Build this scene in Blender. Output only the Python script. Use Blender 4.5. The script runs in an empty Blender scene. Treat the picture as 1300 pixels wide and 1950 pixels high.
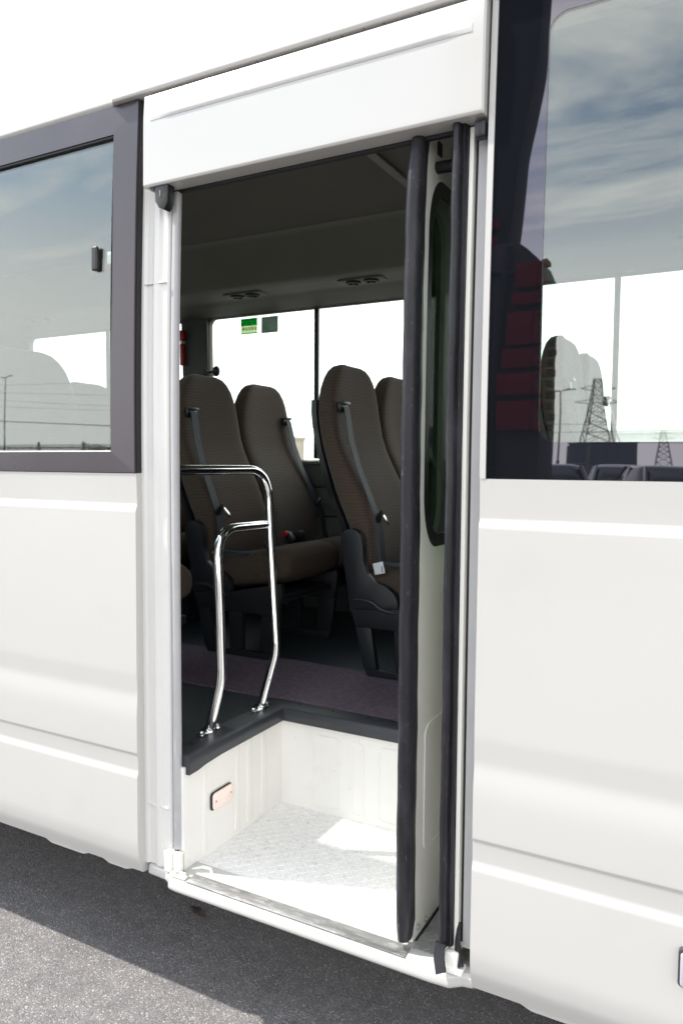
import bpy, bmesh, math, random
from mathutils import Vector, Matrix, noise
random.seed(7)
S = bpy.context.scene
COL = S.collection

# ------------------------------------------------------------------ camera
cam_d = bpy.data.cameras.new('camera'); cam = bpy.data.objects.new('camera', cam_d); COL.objects.link(cam)
S.camera = cam
cam_d.sensor_width = 36.0; cam_d.lens = 26.286
cam_d.clip_start = 0.05; cam_d.clip_end = 3000
M4 = Matrix(((0.87995374, -0.03626274, 0.47367333, 0.0),
             (0.47501587, 0.05367062, -0.87833899, -1.45),
             (0.00642864, 0.99790003, 0.06445305, 1.45),
             (0, 0, 0, 1)))
cam.matrix_world = M4
cam_d.dof.use_dof = True; cam_d.dof.focus_distance = 1.75; cam_d.dof.aperture_fstop = 5.0

# ------------------------------------------------------------------ light
to_sun = Vector((-1.0, -0.36, 1.45)).normalized()
sun_el = math.asin(to_sun.z); sun_az = math.atan2(to_sun.x, to_sun.y)
w = bpy.data.worlds.new('World'); S.world = w; w.use_nodes = True
nt = w.node_tree; nt.nodes.clear()
def N(t, **k):
    n = nt.nodes.new(t)
    for a, b in k.items(): setattr(n, a, b)
    return n
out = N('ShaderNodeOutputWorld'); bg = N('ShaderNodeBackground'); bg.inputs['Strength'].default_value = 0.10
sky = N('ShaderNodeTexSky'); sky.sky_type = 'NISHITA'; sky.sun_disc = False
sky.sun_elevation = sun_el; sky.sun_rotation = sun_az; sky.air_density = 1.0; sky.dust_density = 2.0; sky.ozone_density = 1.5
tc = N('ShaderNodeTexCoord'); sep = N('ShaderNodeSeparateXYZ')
nt.links.new(tc.outputs['Generated'], sep.inputs[0])
def m(op, a, b=None, c=None):
    n = N('ShaderNodeMath', operation=op)
    for i, v in enumerate((a, b, c)):
        if v is None: continue
        if isinstance(v, (int, float)): n.inputs[i].default_value = v
        else: nt.links.new(v, n.inputs[i])
    return n.outputs[0]
zz = m('MAXIMUM', sep.outputs[2], 0.0); den = m('ADD', zz, 0.12)
cx = m('DIVIDE', sep.outputs[0], den); cy = m('DIVIDE', sep.outputs[1], den)
comb = N('ShaderNodeCombineXYZ'); nt.links.new(cx, comb.inputs[0]); nt.links.new(m('MULTIPLY', cy, 1.0), comb.inputs[1])
mp = N('ShaderNodeMapping'); mp.inputs['Rotation'].default_value = (0, 0, 0.6); mp.inputs['Scale'].default_value = (0.8, 1.9, 1)
nt.links.new(comb.outputs[0], mp.inputs[0])
nz = N('ShaderNodeTexNoise'); nz.inputs['Scale'].default_value = 1.3; nz.inputs['Detail'].default_value = 9; nz.inputs['Roughness'].default_value = 0.6; nz.inputs['Distortion'].default_value = 0.5
nt.links.new(mp.outputs[0], nz.inputs['Vector'])
cr = N('ShaderNodeValToRGB'); cr.color_ramp.elements[0].position = 0.40; cr.color_ramp.elements[1].position = 0.64
cr.color_ramp.elements[0].color = (0.12,)*3 + (1,); cr.color_ramp.elements[1].color = (1, 1, 1, 1)
nt.links.new(nz.outputs[0], cr.inputs[0])
mrh = N('ShaderNodeMapRange', interpolation_type='SMOOTHSTEP'); nt.links.new(m('SUBTRACT', zz, m('MULTIPLY', m('MAXIMUM', sep.outputs[1], 0.0), 0.6)), mrh.inputs[0]); mrh.inputs[1].default_value = 0.20; mrh.inputs[2].default_value = 0.52; mrh.inputs[3].default_value = 1.0; mrh.inputs[4].default_value = 0.0
hz = mrh.outputs[0]
cf = m('MAXIMUM', cr.outputs[0], hz)
mx = N('ShaderNodeMixRGB'); mx.inputs['Color2'].default_value = (18.3, 18.2, 18.0, 1)
nt.links.new(cf, mx.inputs[0]); skb = N('ShaderNodeMixRGB', blend_type='MULTIPLY'); skb.inputs[0].default_value = 1; skb.inputs['Color2'].default_value = (1.18, 1.62, 1.80, 1); nt.links.new(sky.outputs[0], skb.inputs['Color1']); nt.links.new(skb.outputs[0], mx.inputs['Color1'])
nt.links.new(mx.outputs[0], bg.inputs['Color']); nt.links.new(bg.outputs[0], out.inputs[0])

sd = bpy.data.lights.new('sun', 'SUN'); sun = bpy.data.objects.new('sun', sd); COL.objects.link(sun)
sd.energy = 4.4; sd.angle = math.radians(0.8); sd.color = (1.0, 0.955, 0.89)
sun.rotation_euler = to_sun.to_track_quat('Z', 'Y').to_euler(); sun.location = (-10, -4, 15)
S.view_settings.view_transform = 'Standard'; S.view_settings.look = 'None'
S.view_settings.gamma = 1; S.view_settings.exposure = 0.62
try:
    S.cycles.max_bounces = 10; S.cycles.transparent_max_bounces = 24; S.cycles.sample_clamp_indirect = 6
    S.cycles.caustics_reflective = False; S.cycles.caustics_refractive = False
except Exception: pass

# ------------------------------------------------------------------ materials
def new_mat(name):
    mt = bpy.data.materials.new(name); mt.use_nodes = True; t = mt.node_tree; t.nodes.clear()
    o = t.nodes.new('ShaderNodeOutputMaterial'); return mt, t, o
def pmat(name, col, rough=0.5, metal=0.0, coat=0.0, spec=0.5, var=0.06, scale=6.0, bump=0.0, bscale=200.0, det=5.0, rvar=0.0, coord='Object', stretch=(1, 1, 1)):
    mt, t, o = new_mat(name); L = t.links.new
    b = t.nodes.new('ShaderNodeBsdfPrincipled'); L(b.outputs[0], o.inputs[0])
    c = t.nodes.new('ShaderNodeTexCoord'); mpn = t.nodes.new('ShaderNodeMapping'); mpn.inputs['Scale'].default_value = stretch
    L(c.outputs[coord], mpn.inputs[0])
    n = t.nodes.new('ShaderNodeTexNoise'); n.inputs['Scale'].default_value = scale; n.inputs['Detail'].default_value = det
    L(mpn.outputs[0], n.inputs['Vector'])
    r = t.nodes.new('ShaderNodeMapRange'); r.inputs[1].default_value = 0.3; r.inputs[2].default_value = 0.7
    r.inputs[3].default_value = 1 - var; r.inputs[4].default_value = 1 + var; L(n.outputs[0], r.inputs[0])
    mul = t.nodes.new('ShaderNodeVectorMath'); mul.operation = 'SCALE'; mul.inputs[0].default_value = col[:3]
    L(r.outputs[0], mul.inputs['Scale']); L(mul.outputs[0], b.inputs['Base Color'])
    b.inputs['Roughness'].default_value = rough; b.inputs['Metallic'].default_value = metal
    b.inputs['Coat Weight'].default_value = coat; b.inputs['Coat Roughness'].default_value = 0.06
    b.inputs['Specular IOR Level'].default_value = spec
    if rvar:
        r2 = t.nodes.new('ShaderNodeMapRange'); r2.inputs[1].default_value = 0.3; r2.inputs[2].default_value = 0.7
        r2.inputs[3].default_value = rough - rvar; r2.inputs[4].default_value = rough + rvar; L(n.outputs[0], r2.inputs[0]); L(r2.outputs[0], b.inputs['Roughness'])
    if bump:
        nb = t.nodes.new('ShaderNodeTexNoise'); nb.inputs['Scale'].default_value = bscale; nb.inputs['Detail'].default_value = 3
        L(mpn.outputs[0], nb.inputs['Vector'])
        bp = t.nodes.new('ShaderNodeBump'); bp.inputs['Strength'].default_value = bump; bp.inputs['Distance'].default_value = 0.002
        L(nb.outputs[0], bp.inputs['Height']); L(bp.outputs[0], b.inputs['Normal'])
    return mt
def glass_mat(name, tint, f0, gtint=(1, 1, 1), rough=0.0, dark=None):
    mt, t, o = new_mat(name); L = t.links.new
    lw = t.nodes.new('ShaderNodeLayerWeight'); lw.inputs[0].default_value = 0.5
    p = t.nodes.new('ShaderNodeMath'); p.operation = 'POWER'; p.inputs[1].default_value = 5; L(lw.outputs['Facing'], p.inputs[0])
    r = t.nodes.new('ShaderNodeMapRange'); r.inputs[3].default_value = f0; r.inputs[4].default_value = 1; L(p.outputs[0], r.inputs[0])
    g = t.nodes.new('ShaderNodeBsdfGlossy'); g.inputs['Roughness'].default_value = rough; g.inputs['Color'].default_value = (*gtint, 1)
    if dark is None:
        tr = t.nodes.new('ShaderNodeBsdfTransparent'); tr.inputs[0].default_value = (*tint, 1)
    else:
        tr = t.nodes.new('ShaderNodeBsdfDiffuse'); tr.inputs[0].default_value = (*dark, 1)
    mxs = t.nodes.new('ShaderNodeMixShader'); L(r.outputs[0], mxs.inputs[0]); L(tr.outputs[0], mxs.inputs[1]); L(g.outputs[0], mxs.inputs[2])
    L(mxs.outputs[0], o.inputs[0]); return mt

MAT = {}
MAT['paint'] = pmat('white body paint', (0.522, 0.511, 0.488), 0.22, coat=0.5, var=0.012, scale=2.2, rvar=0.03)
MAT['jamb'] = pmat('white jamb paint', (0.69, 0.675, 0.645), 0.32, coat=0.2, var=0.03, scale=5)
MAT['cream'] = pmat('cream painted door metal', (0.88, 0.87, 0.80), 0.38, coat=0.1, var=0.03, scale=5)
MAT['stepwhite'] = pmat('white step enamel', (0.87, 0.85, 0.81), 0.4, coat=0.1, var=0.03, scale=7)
MAT['tread'] = pmat('white scuffed tread plate', (0.90, 0.885, 0.86), 0.42, var=0.05, scale=45, coat=0.1)
MAT['sillmetal'] = pmat('worn aluminium sill', (0.42, 0.42, 0.42), 0.38, metal=0.85, var=0.22, scale=9, rvar=0.1, stretch=(1, 6, 6))
MAT['ovenplate'] = pmat('bare tread metal', (0.5, 0.52, 0.52), 0.35, metal=0.8, var=0.1, scale=20)
MAT['rubber'] = pmat('black rubber seal', (0.012, 0.012, 0.016), 0.42, var=0.3, scale=30, bump=0.25, bscale=160, stretch=(1, 1, 0.2), spec=0.35)
MAT['seal'] = pmat('grey rubber strip', (0.42, 0.415, 0.42), 0.45, var=0.04, scale=14)
MAT['frame'] = pmat('anodised grey violet window frame', (0.048, 0.040, 0.049), 0.30, var=0.07, scale=3, coat=0.12, rvar=0.04)
MAT['gap'] = pmat('black gasket', (0.012, 0.012, 0.013), 0.6)
MAT['plastic'] = pmat('dark slate plastic', (0.015, 0.017, 0.021), 0.42, var=0.1, scale=30, bump=0.25, bscale=900)
MAT['trim'] = pmat('charcoal step trim', (0.038, 0.041, 0.048), 0.42, var=0.12, scale=12, bump=0.3, bscale=700)
MAT['black'] = pmat('black plastic', (0.012, 0.012, 0.014), 0.35)
MAT['chrome'] = pmat('chromed tube', (0.92, 0.92, 0.93), 0.045, metal=1.0, var=0.01)
MAT['bolt'] = pmat('zinc bolt', (0.5, 0.49, 0.46), 0.3, metal=0.9, var=0.1)
MAT['ceiling'] = pmat('taupe headliner', (0.125, 0.115, 0.092), 0.8, var=0.06, scale=3)
MAT['duct'] = pmat('grey green duct moulding', (0.19, 0.185, 0.155), 0.6, var=0.04, scale=5)
MAT['walltrim'] = pmat('grey interior wall trim', (0.10, 0.105, 0.10), 0.6, var=0.05, scale=5)
MAT['floor'] = pmat('dark grey vinyl floor', (0.042, 0.052, 0.057), 0.45, var=0.22, scale=90, bump=0.2, bscale=400)
MAT['mat'] = pmat('plum grey carpet runner', (0.175, 0.130, 0.168), 0.95, var=0.2, scale=60, bump=0.8, bscale=900)
MAT['belt'] = pmat('blue grey webbing', (0.035, 0.045, 0.058), 0.6, var=0.1, scale=60)
MAT['tag'] = pmat('white card label', (0.75, 0.78, 0.80), 0.6, var=0.03)
MAT['red'] = pmat('red plastic', (0.55, 0.012, 0.02), 0.35, var=0.05)
MAT['steel'] = pmat('bright steel', (0.8, 0.8, 0.8), 0.2, metal=1.0)
MAT['lens'] = pmat('frosted lamp lens', (0.85, 0.70, 0.66), 0.25, coat=0.4, var=0.05, scale=30)
MAT['green'] = pmat('green sticker ink', (0.010, 0.20, 0.075), 0.5, var=0.08, scale=40)
MAT['palegreen'] = pmat('pale green sticker', (0.30, 0.42, 0.27), 0.5, var=0.1, scale=60)
MAT['ochre'] = pmat('ochre sticker print', (0.26, 0.22, 0.09), 0.5)
MAT['greysticker'] = pmat('grey sticker back', (0.14, 0.165, 0.15), 0.5, var=0.1, scale=30)
MAT['lampgrey'] = pmat('silver reflector', (0.45, 0.43, 0.50), 0.2, coat=0.6, var=0.05, scale=30)
MAT['glass_side'] = glass_mat('green tinted side glass', (0.80, 0.865, 0.835), 0.106)
MAT['glass_far'] = glass_mat('far side window glass', (0.93, 0.965, 0.95), 0.03)
MAT['glass_door'] = glass_mat('door leaf glass', (0.30, 0.41, 0.31), 0.04)
MAT['frit'] = glass_mat('black ceramic glass border', (0, 0, 0), 0.125, gtint=(0.93, 0.88, 1.0), dark=(0.006, 0.007, 0.009))
MAT['carpaint_dark'] = pmat('dark blue car paint', (0.012, 0.016, 0.028), 0.15, coat=1.0)
MAT['carpaint_black'] = pmat('black car paint', (0.008, 0.008, 0.010), 0.15, coat=1.0)
MAT['carpaint_silver'] = pmat('silver car paint', (0.3, 0.3, 0.32), 0.25, metal=0.4, coat=1.0)
MAT['carglass'] = pmat('car glass', (0.010, 0.014, 0.016), 0.05, spec=1.0)
MAT['tyre'] = pmat('tyre', (0.015, 0.015, 0.015), 0.8)
MAT['rim'] = pmat('alloy rim', (0.5, 0.5, 0.5), 0.3, metal=0.9)
MAT['galv'] = pmat('galvanised steel', (0.12, 0.125, 0.13), 0.5, metal=0.3, var=0.1)
MAT['totem'] = pmat('dark grey cladding', (0.030, 0.032, 0.038), 0.7, spec=0.15, var=0.1, scale=1.5)
MAT['totem2'] = pmat('charcoal cladding', (0.010, 0.013, 0.018), 0.7, spec=0.15, var=0.1, scale=1.5)
MAT['signred'] = pmat('deep red letter side', (0.090, 0.004, 0.009), 0.8, spec=0.1, var=0.1, scale=3)
MAT['bluepanel'] = pmat('blue grey sheet wall', (0.075, 0.09, 0.12), 0.5, var=0.06, scale=0.8)
MAT['bark'] = pmat('bark', (0.06, 0.045, 0.03), 0.9, var=0.3)
MAT['leaf'] = pmat('leaves', (0.035, 0.055, 0.022), 0.7, var=0.35, scale=3)
MAT['smudgebrown'] = pmat('brown smudge', (0.085, 0.060, 0.060), 0.8, var=0.3, scale=60)
MAT['housewall'] = pmat('pale rendered wall', (0.62, 0.60, 0.55), 0.8, var=0.05, scale=0.5)
MAT['housewall2'] = pmat('sand rendered wall', (0.52, 0.44, 0.34), 0.8, var=0.05, scale=0.5)
MAT['window'] = pmat('dull window glass', (0.12, 0.14, 0.16), 0.1)
def translucent(name, col, amt=0.6, var=0.1, scale=60):
    mt = pmat(name, col, 0.5, var=var, scale=scale); t = mt.node_tree; o = [n for n in t.nodes if n.type == 'OUTPUT_MATERIAL'][0]; b = [n for n in t.nodes if n.type == 'BSDF_PRINCIPLED'][0]
    tl = t.nodes.new('ShaderNodeBsdfTranslucent'); mxx = t.nodes.new('ShaderNodeMixShader'); mxx.inputs[0].default_value = amt
    t.links.new(b.inputs['Base Color'].links[0].from_socket, tl.inputs[0]); t.links.new(b.outputs[0], mxx.inputs[1]); t.links.new(tl.outputs[0], mxx.inputs[2]); t.links.new(mxx.outputs[0], o.inputs[0]); return mt
MAT['green'] = translucent('green sticker ink', (0.006, 0.52, 0.20), 0.85); MAT['palegreen'] = translucent('pale green sticker', (0.75, 0.88, 0.62), 0.85); MAT['ochre2'] = translucent('ochre sticker print', (0.5, 0.45, 0.2), 0.85); MAT['greysticker'] = translucent('grey sticker back', (0.26, 0.31, 0.27), 0.8, 0.15, 25)
_b = [n for n in MAT['lens'].node_tree.nodes if n.type == 'BSDF_PRINCIPLED'][0]; _b.inputs['Emission Color'].default_value = (1.0, 0.62, 0.42, 1); _b.inputs['Emission Strength'].default_value = 0.10   # the step lamp is lit
MAT['fuzz'] = pmat('sponge', (0.02, 0.02, 0.02), 0.9)

def asphalt():
    mt, t, o = new_mat('asphalt'); L = t.links.new
    b = t.nodes.new('ShaderNodeBsdfPrincipled'); L(b.outputs[0], o.inputs[0]); b.inputs['Roughness'].default_value = 0.85
    c = t.nodes.new('ShaderNodeTexCoord')
    v = t.nodes.new('ShaderNodeTexVoronoi'); v.inputs['Scale'].default_value = 270; L(c.outputs['Object'], v.inputs['Vector'])
    n1 = t.nodes.new('ShaderNodeTexNoise'); n1.inputs['Scale'].default_value = 260; n1.inputs['Detail'].default_value = 4; L(c.outputs['Object'], n1.inputs['Vector'])
    n2 = t.nodes.new('ShaderNodeTexNoise'); n2.inputs['Scale'].default_value = 2.5; n2.inputs['Detail'].default_value = 6; L(c.outputs['Object'], n2.inputs['Vector'])
    n3 = t.nodes.new('ShaderNodeTexNoise'); n3.inputs['Scale'].default_value = 22; n3.inputs['Detail'].default_value = 5; L(c.outputs['Object'], n3.inputs['Vector'])
    s = t.nodes.new('ShaderNodeSeparateColor'); L(v.outputs['Color'], s.inputs[0])
    r0 = t.nodes.new('ShaderNodeValToRGB'); e = r0.color_ramp.elements
    e[0].position = 0.0; e[0].color = (0.11, 0.103, 0.105, 1); e[1].position = 1.0; e[1].color = (0.38, 0.36, 0.35, 1)
    x = e.new(0.55); x.color = (0.16, 0.151, 0.150, 1); x = e.new(0.9); x.color = (0.20, 0.19, 0.187, 1)
    L(s.outputs[0], r0.inputs[0])
    def mr(src, a, bb):
        r = t.nodes.new('ShaderNodeMapRange'); r.inputs[1].default_value = 0.3; r.inputs[2].default_value = 0.7; r.inputs[3].default_value = a; r.inputs[4].default_value = bb; L(src, r.inputs[0]); return r.outputs[0]
    def mm(a, bb):
        r = t.nodes.new('ShaderNodeMath'); r.operation = 'MULTIPLY'; L(a, r.inputs[0]); L(bb, r.inputs[1]); return r.outputs[0]
    k = mm(mm(mr(n1.outputs[0], 0.72, 1.28), mr(n2.outputs[0], 0.88, 1.12)), mr(n3.outputs[0], 0.85, 1.15))
    sc = t.nodes.new('ShaderNodeVectorMath'); sc.operation = 'SCALE'; L(r0.outputs[0], sc.inputs[0]); L(k, sc.inputs['Scale']); L(sc.outputs[0], b.inputs['Base Color'])
    bp = t.nodes.new('ShaderNodeBump'); bp.inputs['Strength'].default_value = 0.7; bp.inputs['Distance'].default_value = 0.003
    ad = t.nodes.new('ShaderNodeMath'); ad.operation = 'SUBTRACT'; L(n1.outputs[0], ad.inputs[0]); L(v.outputs['Distance'], ad.inputs[1])
    L(ad.outputs[0], bp.inputs['Height']); L(bp.outputs[0], b.inputs['Normal']); return mt
MAT['asphalt'] = asphalt()
def add_specks(mt, col, scale, thr, soft, amt, stretch=(1, 1, 1), detail=4):
    t = mt.node_tree; L = t.links.new; b = [n for n in t.nodes if n.type == 'BSDF_PRINCIPLED'][0]; src = b.inputs['Base Color'].links[0].from_socket
    c = t.nodes.new('ShaderNodeTexCoord'); mpn = t.nodes.new('ShaderNodeMapping'); mpn.inputs['Scale'].default_value = stretch; L(c.outputs['Object'], mpn.inputs[0])
    n = t.nodes.new('ShaderNodeTexNoise'); n.inputs['Scale'].default_value = scale; n.inputs['Detail'].default_value = detail; n.inputs['Roughness'].default_value = 0.65; L(mpn.outputs[0], n.inputs['Vector'])
    r = t.nodes.new('ShaderNodeMapRange'); r.inputs[1].default_value = thr; r.inputs[2].default_value = thr+soft; r.inputs[3].default_value = 0; r.inputs[4].default_value = amt; L(n.outputs[0], r.inputs[0])
    mxx = t.nodes.new('ShaderNodeMixRGB'); mxx.inputs['Color2'].default_value = (*col, 1); L(r.outputs[0], mxx.inputs[0]); L(src, mxx.inputs['Color1']); L(mxx.outputs[0], b.inputs['Base Color'])
add_specks(MAT['tread'], (0.30, 0.27, 0.22), 38, 0.62, 0.08, 0.35); add_specks(MAT['tread'], (0.50, 0.47, 0.42), 70, 0.55, 0.10, 0.35)
add_specks(MAT['stepwhite'], (0.40, 0.37, 0.32), 9, 0.60, 0.2, 0.10); add_specks(MAT['stepwhite'], (0.25, 0.24, 0.22), 60, 0.68, 0.05, 0.5)
add_specks(MAT['rubber'], (0.16, 0.155, 0.17), 240, 0.64, 0.08, 0.7, (1, 1, 0.25)); add_specks(MAT['rubber'], (0.045, 0.043, 0.052), 14, 0.5, 0.2, 0.7, (1, 1, 0.3))
add_specks(MAT['sillmetal'], (0.75, 0.75, 0.74), 30, 0.52, 0.1, 0.6, (1, 4, 1)); add_specks(MAT['sillmetal'], (0.2, 0.18, 0.16), 12, 0.6, 0.1, 0.5)
add_specks(MAT['asphalt'], (0.34, 0.325, 0.31), 46, 0.69, 0.03, 0.5); add_specks(MAT['asphalt'], (0.05, 0.048, 0.05), 30, 0.67, 0.04, 0.6)
add_specks(MAT['paint'], (0.44, 0.43, 0.40), 3.5, 0.55, 0.25, 0.22)
def fabric(name, c1, c2):
    mt, t, o = new_mat(name); L = t.links.new
    b = t.nodes.new('ShaderNodeBsdfPrincipled'); L(b.outputs[0], o.inputs[0]); b.inputs['Roughness'].default_value = 0.9
    b.inputs['Sheen Weight'].default_value = 0.25
    c = t.nodes.new('ShaderNodeTexCoord')
    wv = t.nodes.new('ShaderNodeTexWave'); wv.wave_type = 'BANDS'; wv.bands_direction = 'Z'; wv.inputs['Scale'].default_value = 26
    wv.inputs['Distortion'].default_value = 7.5; wv.inputs['Detail'].default_value = 1.5; wv.inputs['Detail Scale'].default_value = 0.7
    L(c.outputs['Object'], wv.inputs['Vector'])
    r = t.nodes.new('ShaderNodeValToRGB'); r.color_ramp.elements[0].color = (*c1, 1); r.color_ramp.elements[1].color = (*c2, 1)
    L(wv.outputs[0], r.inputs[0]); L(r.outputs[0], b.inputs['Base Color'])
    n = t.nodes.new('ShaderNodeTexNoise'); n.inputs['Scale'].default_value = 500; L(c.outputs['Object'], n.inputs['Vector'])
    ad = t.nodes.new('ShaderNodeMath'); ad.operation = 'MULTIPLY_ADD'; ad.inputs[1].default_value = 0.4; L(n.outputs[0], ad.inputs[0]); L(wv.outputs[0], ad.inputs[2])
    bp = t.nodes.new('ShaderNodeBump'); bp.inputs['Strength'].default_value = 0.3; bp.inputs['Distance'].default_value = 0.002
    L(ad.outputs[0], bp.inputs['Height']); L(bp.outputs[0], b.inputs['Normal']); return mt
MAT['fabric'] = fabric('brown wavy seat cloth', (0.062, 0.042, 0.029), (0.082, 0.056, 0.040))
MAT['sidefabric'] = pmat('plain brown seat cloth', (0.066, 0.047, 0.035), 0.95, var=0.12, scale=80, bump=0.5, bscale=700)

# ------------------------------------------------------------------ mesh helpers
class MB:
    def __init__(s): s.v = []; s.f = []
    def add(s, vs, fs):
        o = len(s.v); s.v += [tuple(v) for v in vs]; s.f += [tuple(i + o for i in f) for f in fs]; return s
    def from_bm(s, bm):
        bm.verts.index_update(); s.add([v.co[:] for v in bm.verts], [[v.index for v in f.verts] for f in bm.faces]); bm.free(); return s
    def box(s, x0, x1, y0, y1, z0, z1, bev=0.0, seg=2, rot=None, piv=None):
        bm = bmesh.new(); bmesh.ops.create_cube(bm, size=1)
        for v in bm.verts: v.co = Vector(((x0+x1)/2+v.co.x*(x1-x0), (y0+y1)/2+v.co.y*(y1-y0), (z0+z1)/2+v.co.z*(z1-z0)))
        if bev: bmesh.ops.bevel(bm, geom=bm.edges[:], offset=bev, segments=seg, affect='EDGES', profile=0.5, clamp_overlap=True)
        if rot is not None:
            p = Vector(piv or ((x0+x1)/2, (y0+y1)/2, (z0+z1)/2)); bmesh.ops.rotate(bm, verts=bm.verts[:], cent=p, matrix=rot)
        return s.from_bm(bm)
    def prism(s, poly, axis, a, b, bev=0.0, seg=2):
        # poly: 2D outline; axis x: (y,z); y: (x,z); z: (x,y)
        def P(p, t): return {'x': (t, p[0], p[1]), 'y': (p[0], t, p[1]), 'z': (p[0], p[1], t)}[axis]
        bm = bmesh.new(); A = [bm.verts.new(P(p, a)) for p in poly]; B = [bm.verts.new(P(p, b)) for p in poly]; n = len(poly)
        caps = [bm.faces.new(A), bm.faces.new(B[::-1])]
        for i in range(n): bm.faces.new((A[i], B[i], B[(i+1) % n], A[(i+1) % n]))
        bmesh.ops.recalc_face_normals(bm, faces=bm.faces[:])
        if bev:
            es = [e for e in bm.edges if any(f in caps for f in e.link_faces)]
            bmesh.ops.bevel(bm, geom=es, offset=bev, segments=seg, affect='EDGES', profile=0.5, clamp_overlap=True)
        return s.from_bm(bm)
    def loft(s, rings, cap=True, closed=True):
        n = len(rings[0]); vs = [p for r in rings for p in r]; fs = []
        for k in range(len(rings)-1):
            for i in range(n if closed else n-1):
                j = (i+1) % n; fs.append((k*n+i, k*n+j, (k+1)*n+j, (k+1)*n+i))
        if cap: fs.append(tuple(range(n))[::-1]); fs.append(tuple((len(rings)-1)*n+i for i in range(n)))
        return s.add(vs, fs)
    def tube(s, path, r, n=16, cap=True):
        path = [Vector(p) for p in path]; rings = []; up = None
        for i, p in enumerate(path):
            a = path[max(i-1, 0)]; b = path[min(i+1, len(path)-1)]; t = (b-a).normalized()
            if up is None: up = Vector((0, 0, 1)) if abs(t.z) < 0.9 else Vector((1, 0, 0))
            up = (up - t*up.dot(t)).normalized(); sd_ = t.cross(up)
            rr = r[i] if isinstance(r, (list, tuple)) else r
            rings.append([p + up*rr*math.cos(2*math.pi*k/n) + sd_*rr*math.sin(2*math.pi*k/n) for k in range(n)])
        return s.loft(rings, cap)
    def cyl(s, p0, p1, r, n=20, r2=None): return s.tube([p0, p1], [r, r if r2 is None else r2], n)
    def sphere(s, c, rx, ry, rz, nu=16, nv=10):
        rings = []
        for j in range(1, nv):
            th = math.pi*j/nv
            rings.append([(c[0]+rx*math.sin(th)*math.cos(2*math.pi*k/nu), c[1]+ry*math.sin(th)*math.sin(2*math.pi*k/nu), c[2]+rz*math.cos(th)) for k in range(nu)])
        return s.loft(rings, True)
    def build(s, name, mat, parent=None, smooth=35, loc=None):
        me = bpy.data.meshes.new(name); me.from_pydata(s.v, [], s.f); me.validate()
        bm = bmesh.new(); bm.from_mesh(me); bmesh.ops.recalc_face_normals(bm, faces=bm.faces[:]); bm.to_mesh(me); bm.free()
        me.materials.append(MAT[mat] if isinstance(mat, str) else mat)
        if smooth:
            me.polygons.foreach_set('use_smooth', [True]*len(me.polygons)); me.set_sharp_from_angle(angle=math.radians(smooth))
        o = bpy.data.objects.new(name, me); COL.objects.link(o)
        if loc: o.location = loc
        if parent: o.parent = parent
        return o
def fillet(pts, r, n=5):
    out_ = [Vector(pts[0])]
    for i in range(1, len(pts)-1):
        a, p, b = Vector(pts[i-1]), Vector(pts[i]), Vector(pts[i+1]); d1 = (a-p); d2 = (b-p)
        rr = r[i] if isinstance(r, (list, tuple)) else r; rr = min(rr, d1.length*0.45, d2.length*0.45)
        q1 = p + d1.normalized()*rr; q2 = p + d2.normalized()*rr
        for k in range(n+1):
            t = k/n; out_.append(q1*(1-t)**2 + p*2*t*(1-t) + q2*t*t)
    out_.append(Vector(pts[-1])); return out_
def thing(name, label, cat, loc=(0, 0, 0), rz=0, group=None):
    o = bpy.data.objects.new(name, None); COL.objects.link(o); o.location = loc; o.rotation_euler = (0, 0, rz); o.empty_display_size = 0.2
    o['label'] = label; o['category'] = cat
    if group: o['group'] = group
    return o
def tag(o, label, cat, group=None):
    o['label'] = label; o['category'] = cat
    if group: o['group'] = group
    return o
def copy_part(o, parent):
    c = o.copy(); COL.objects.link(c); c.parent = parent
    for ch in list(o.children): copy_part(ch, c)
    return c
def rrect(w, h, r, n=6, cx_=0, cz_=0):
    pts = []
    for (sx, sz, a0) in ((1, 1, 0), (-1, 1, 90), (-1, -1, 180), (1, -1, 270)):
        for k in range(n+1):
            a = math.radians(a0 + 90*k/n); pts.append((cx_+sx*(w/2-r)+r*math.cos(a), cz_+sz*(h/2-r)+r*math.sin(a)))
    return pts
def ring_plate(mb, outer, inner, axis, a, b):
    """plate with a hole: outer and inner outlines with the same point count"""
    def P(p, t): return {'x': (t, p[0], p[1]), 'y': (p[0], t, p[1]), 'z': (p[0], p[1], t)}[axis]
    n = len(outer); vs = [P(p, a) for p in outer] + [P(p, a) for p in inner] + [P(p, b) for p in outer] + [P(p, b) for p in inner]; fs = []
    for i in range(n):
        j = (i+1) % n
        fs += [(i, j, n+j, n+i), (2*n+i, 3*n+i, 3*n+j, 2*n+j), (i, 2*n+i, 2*n+j, j), (n+i, n+j, 3*n+j, 3*n+i)]
    return mb.add(vs, fs)

def skin(z):                       # outer side surface above the belt
    return 0.030*(max(z-1.42, 0)/0.95)**2

# ------------------------------------------------------------------ ground
g = MB(); g.add([(-400, -400, 0), (400, -400, 0), (400, 400, 0), (-400, 400, 0)], [(0, 1, 2, 3)])
gr = g.build('ground', 'asphalt', smooth=0); gr['kind'] = 'structure'

# ================================================================== the bus
bus = thing('minibus', 'white minibus with its folding passenger door open onto the step', 'bus', (0, 0, 0))
B = bus
X_REAR, X_FRONT = -5.2, 2.1
XL, XR = -1.385, -0.468           # body edges left and right of the doorway

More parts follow.
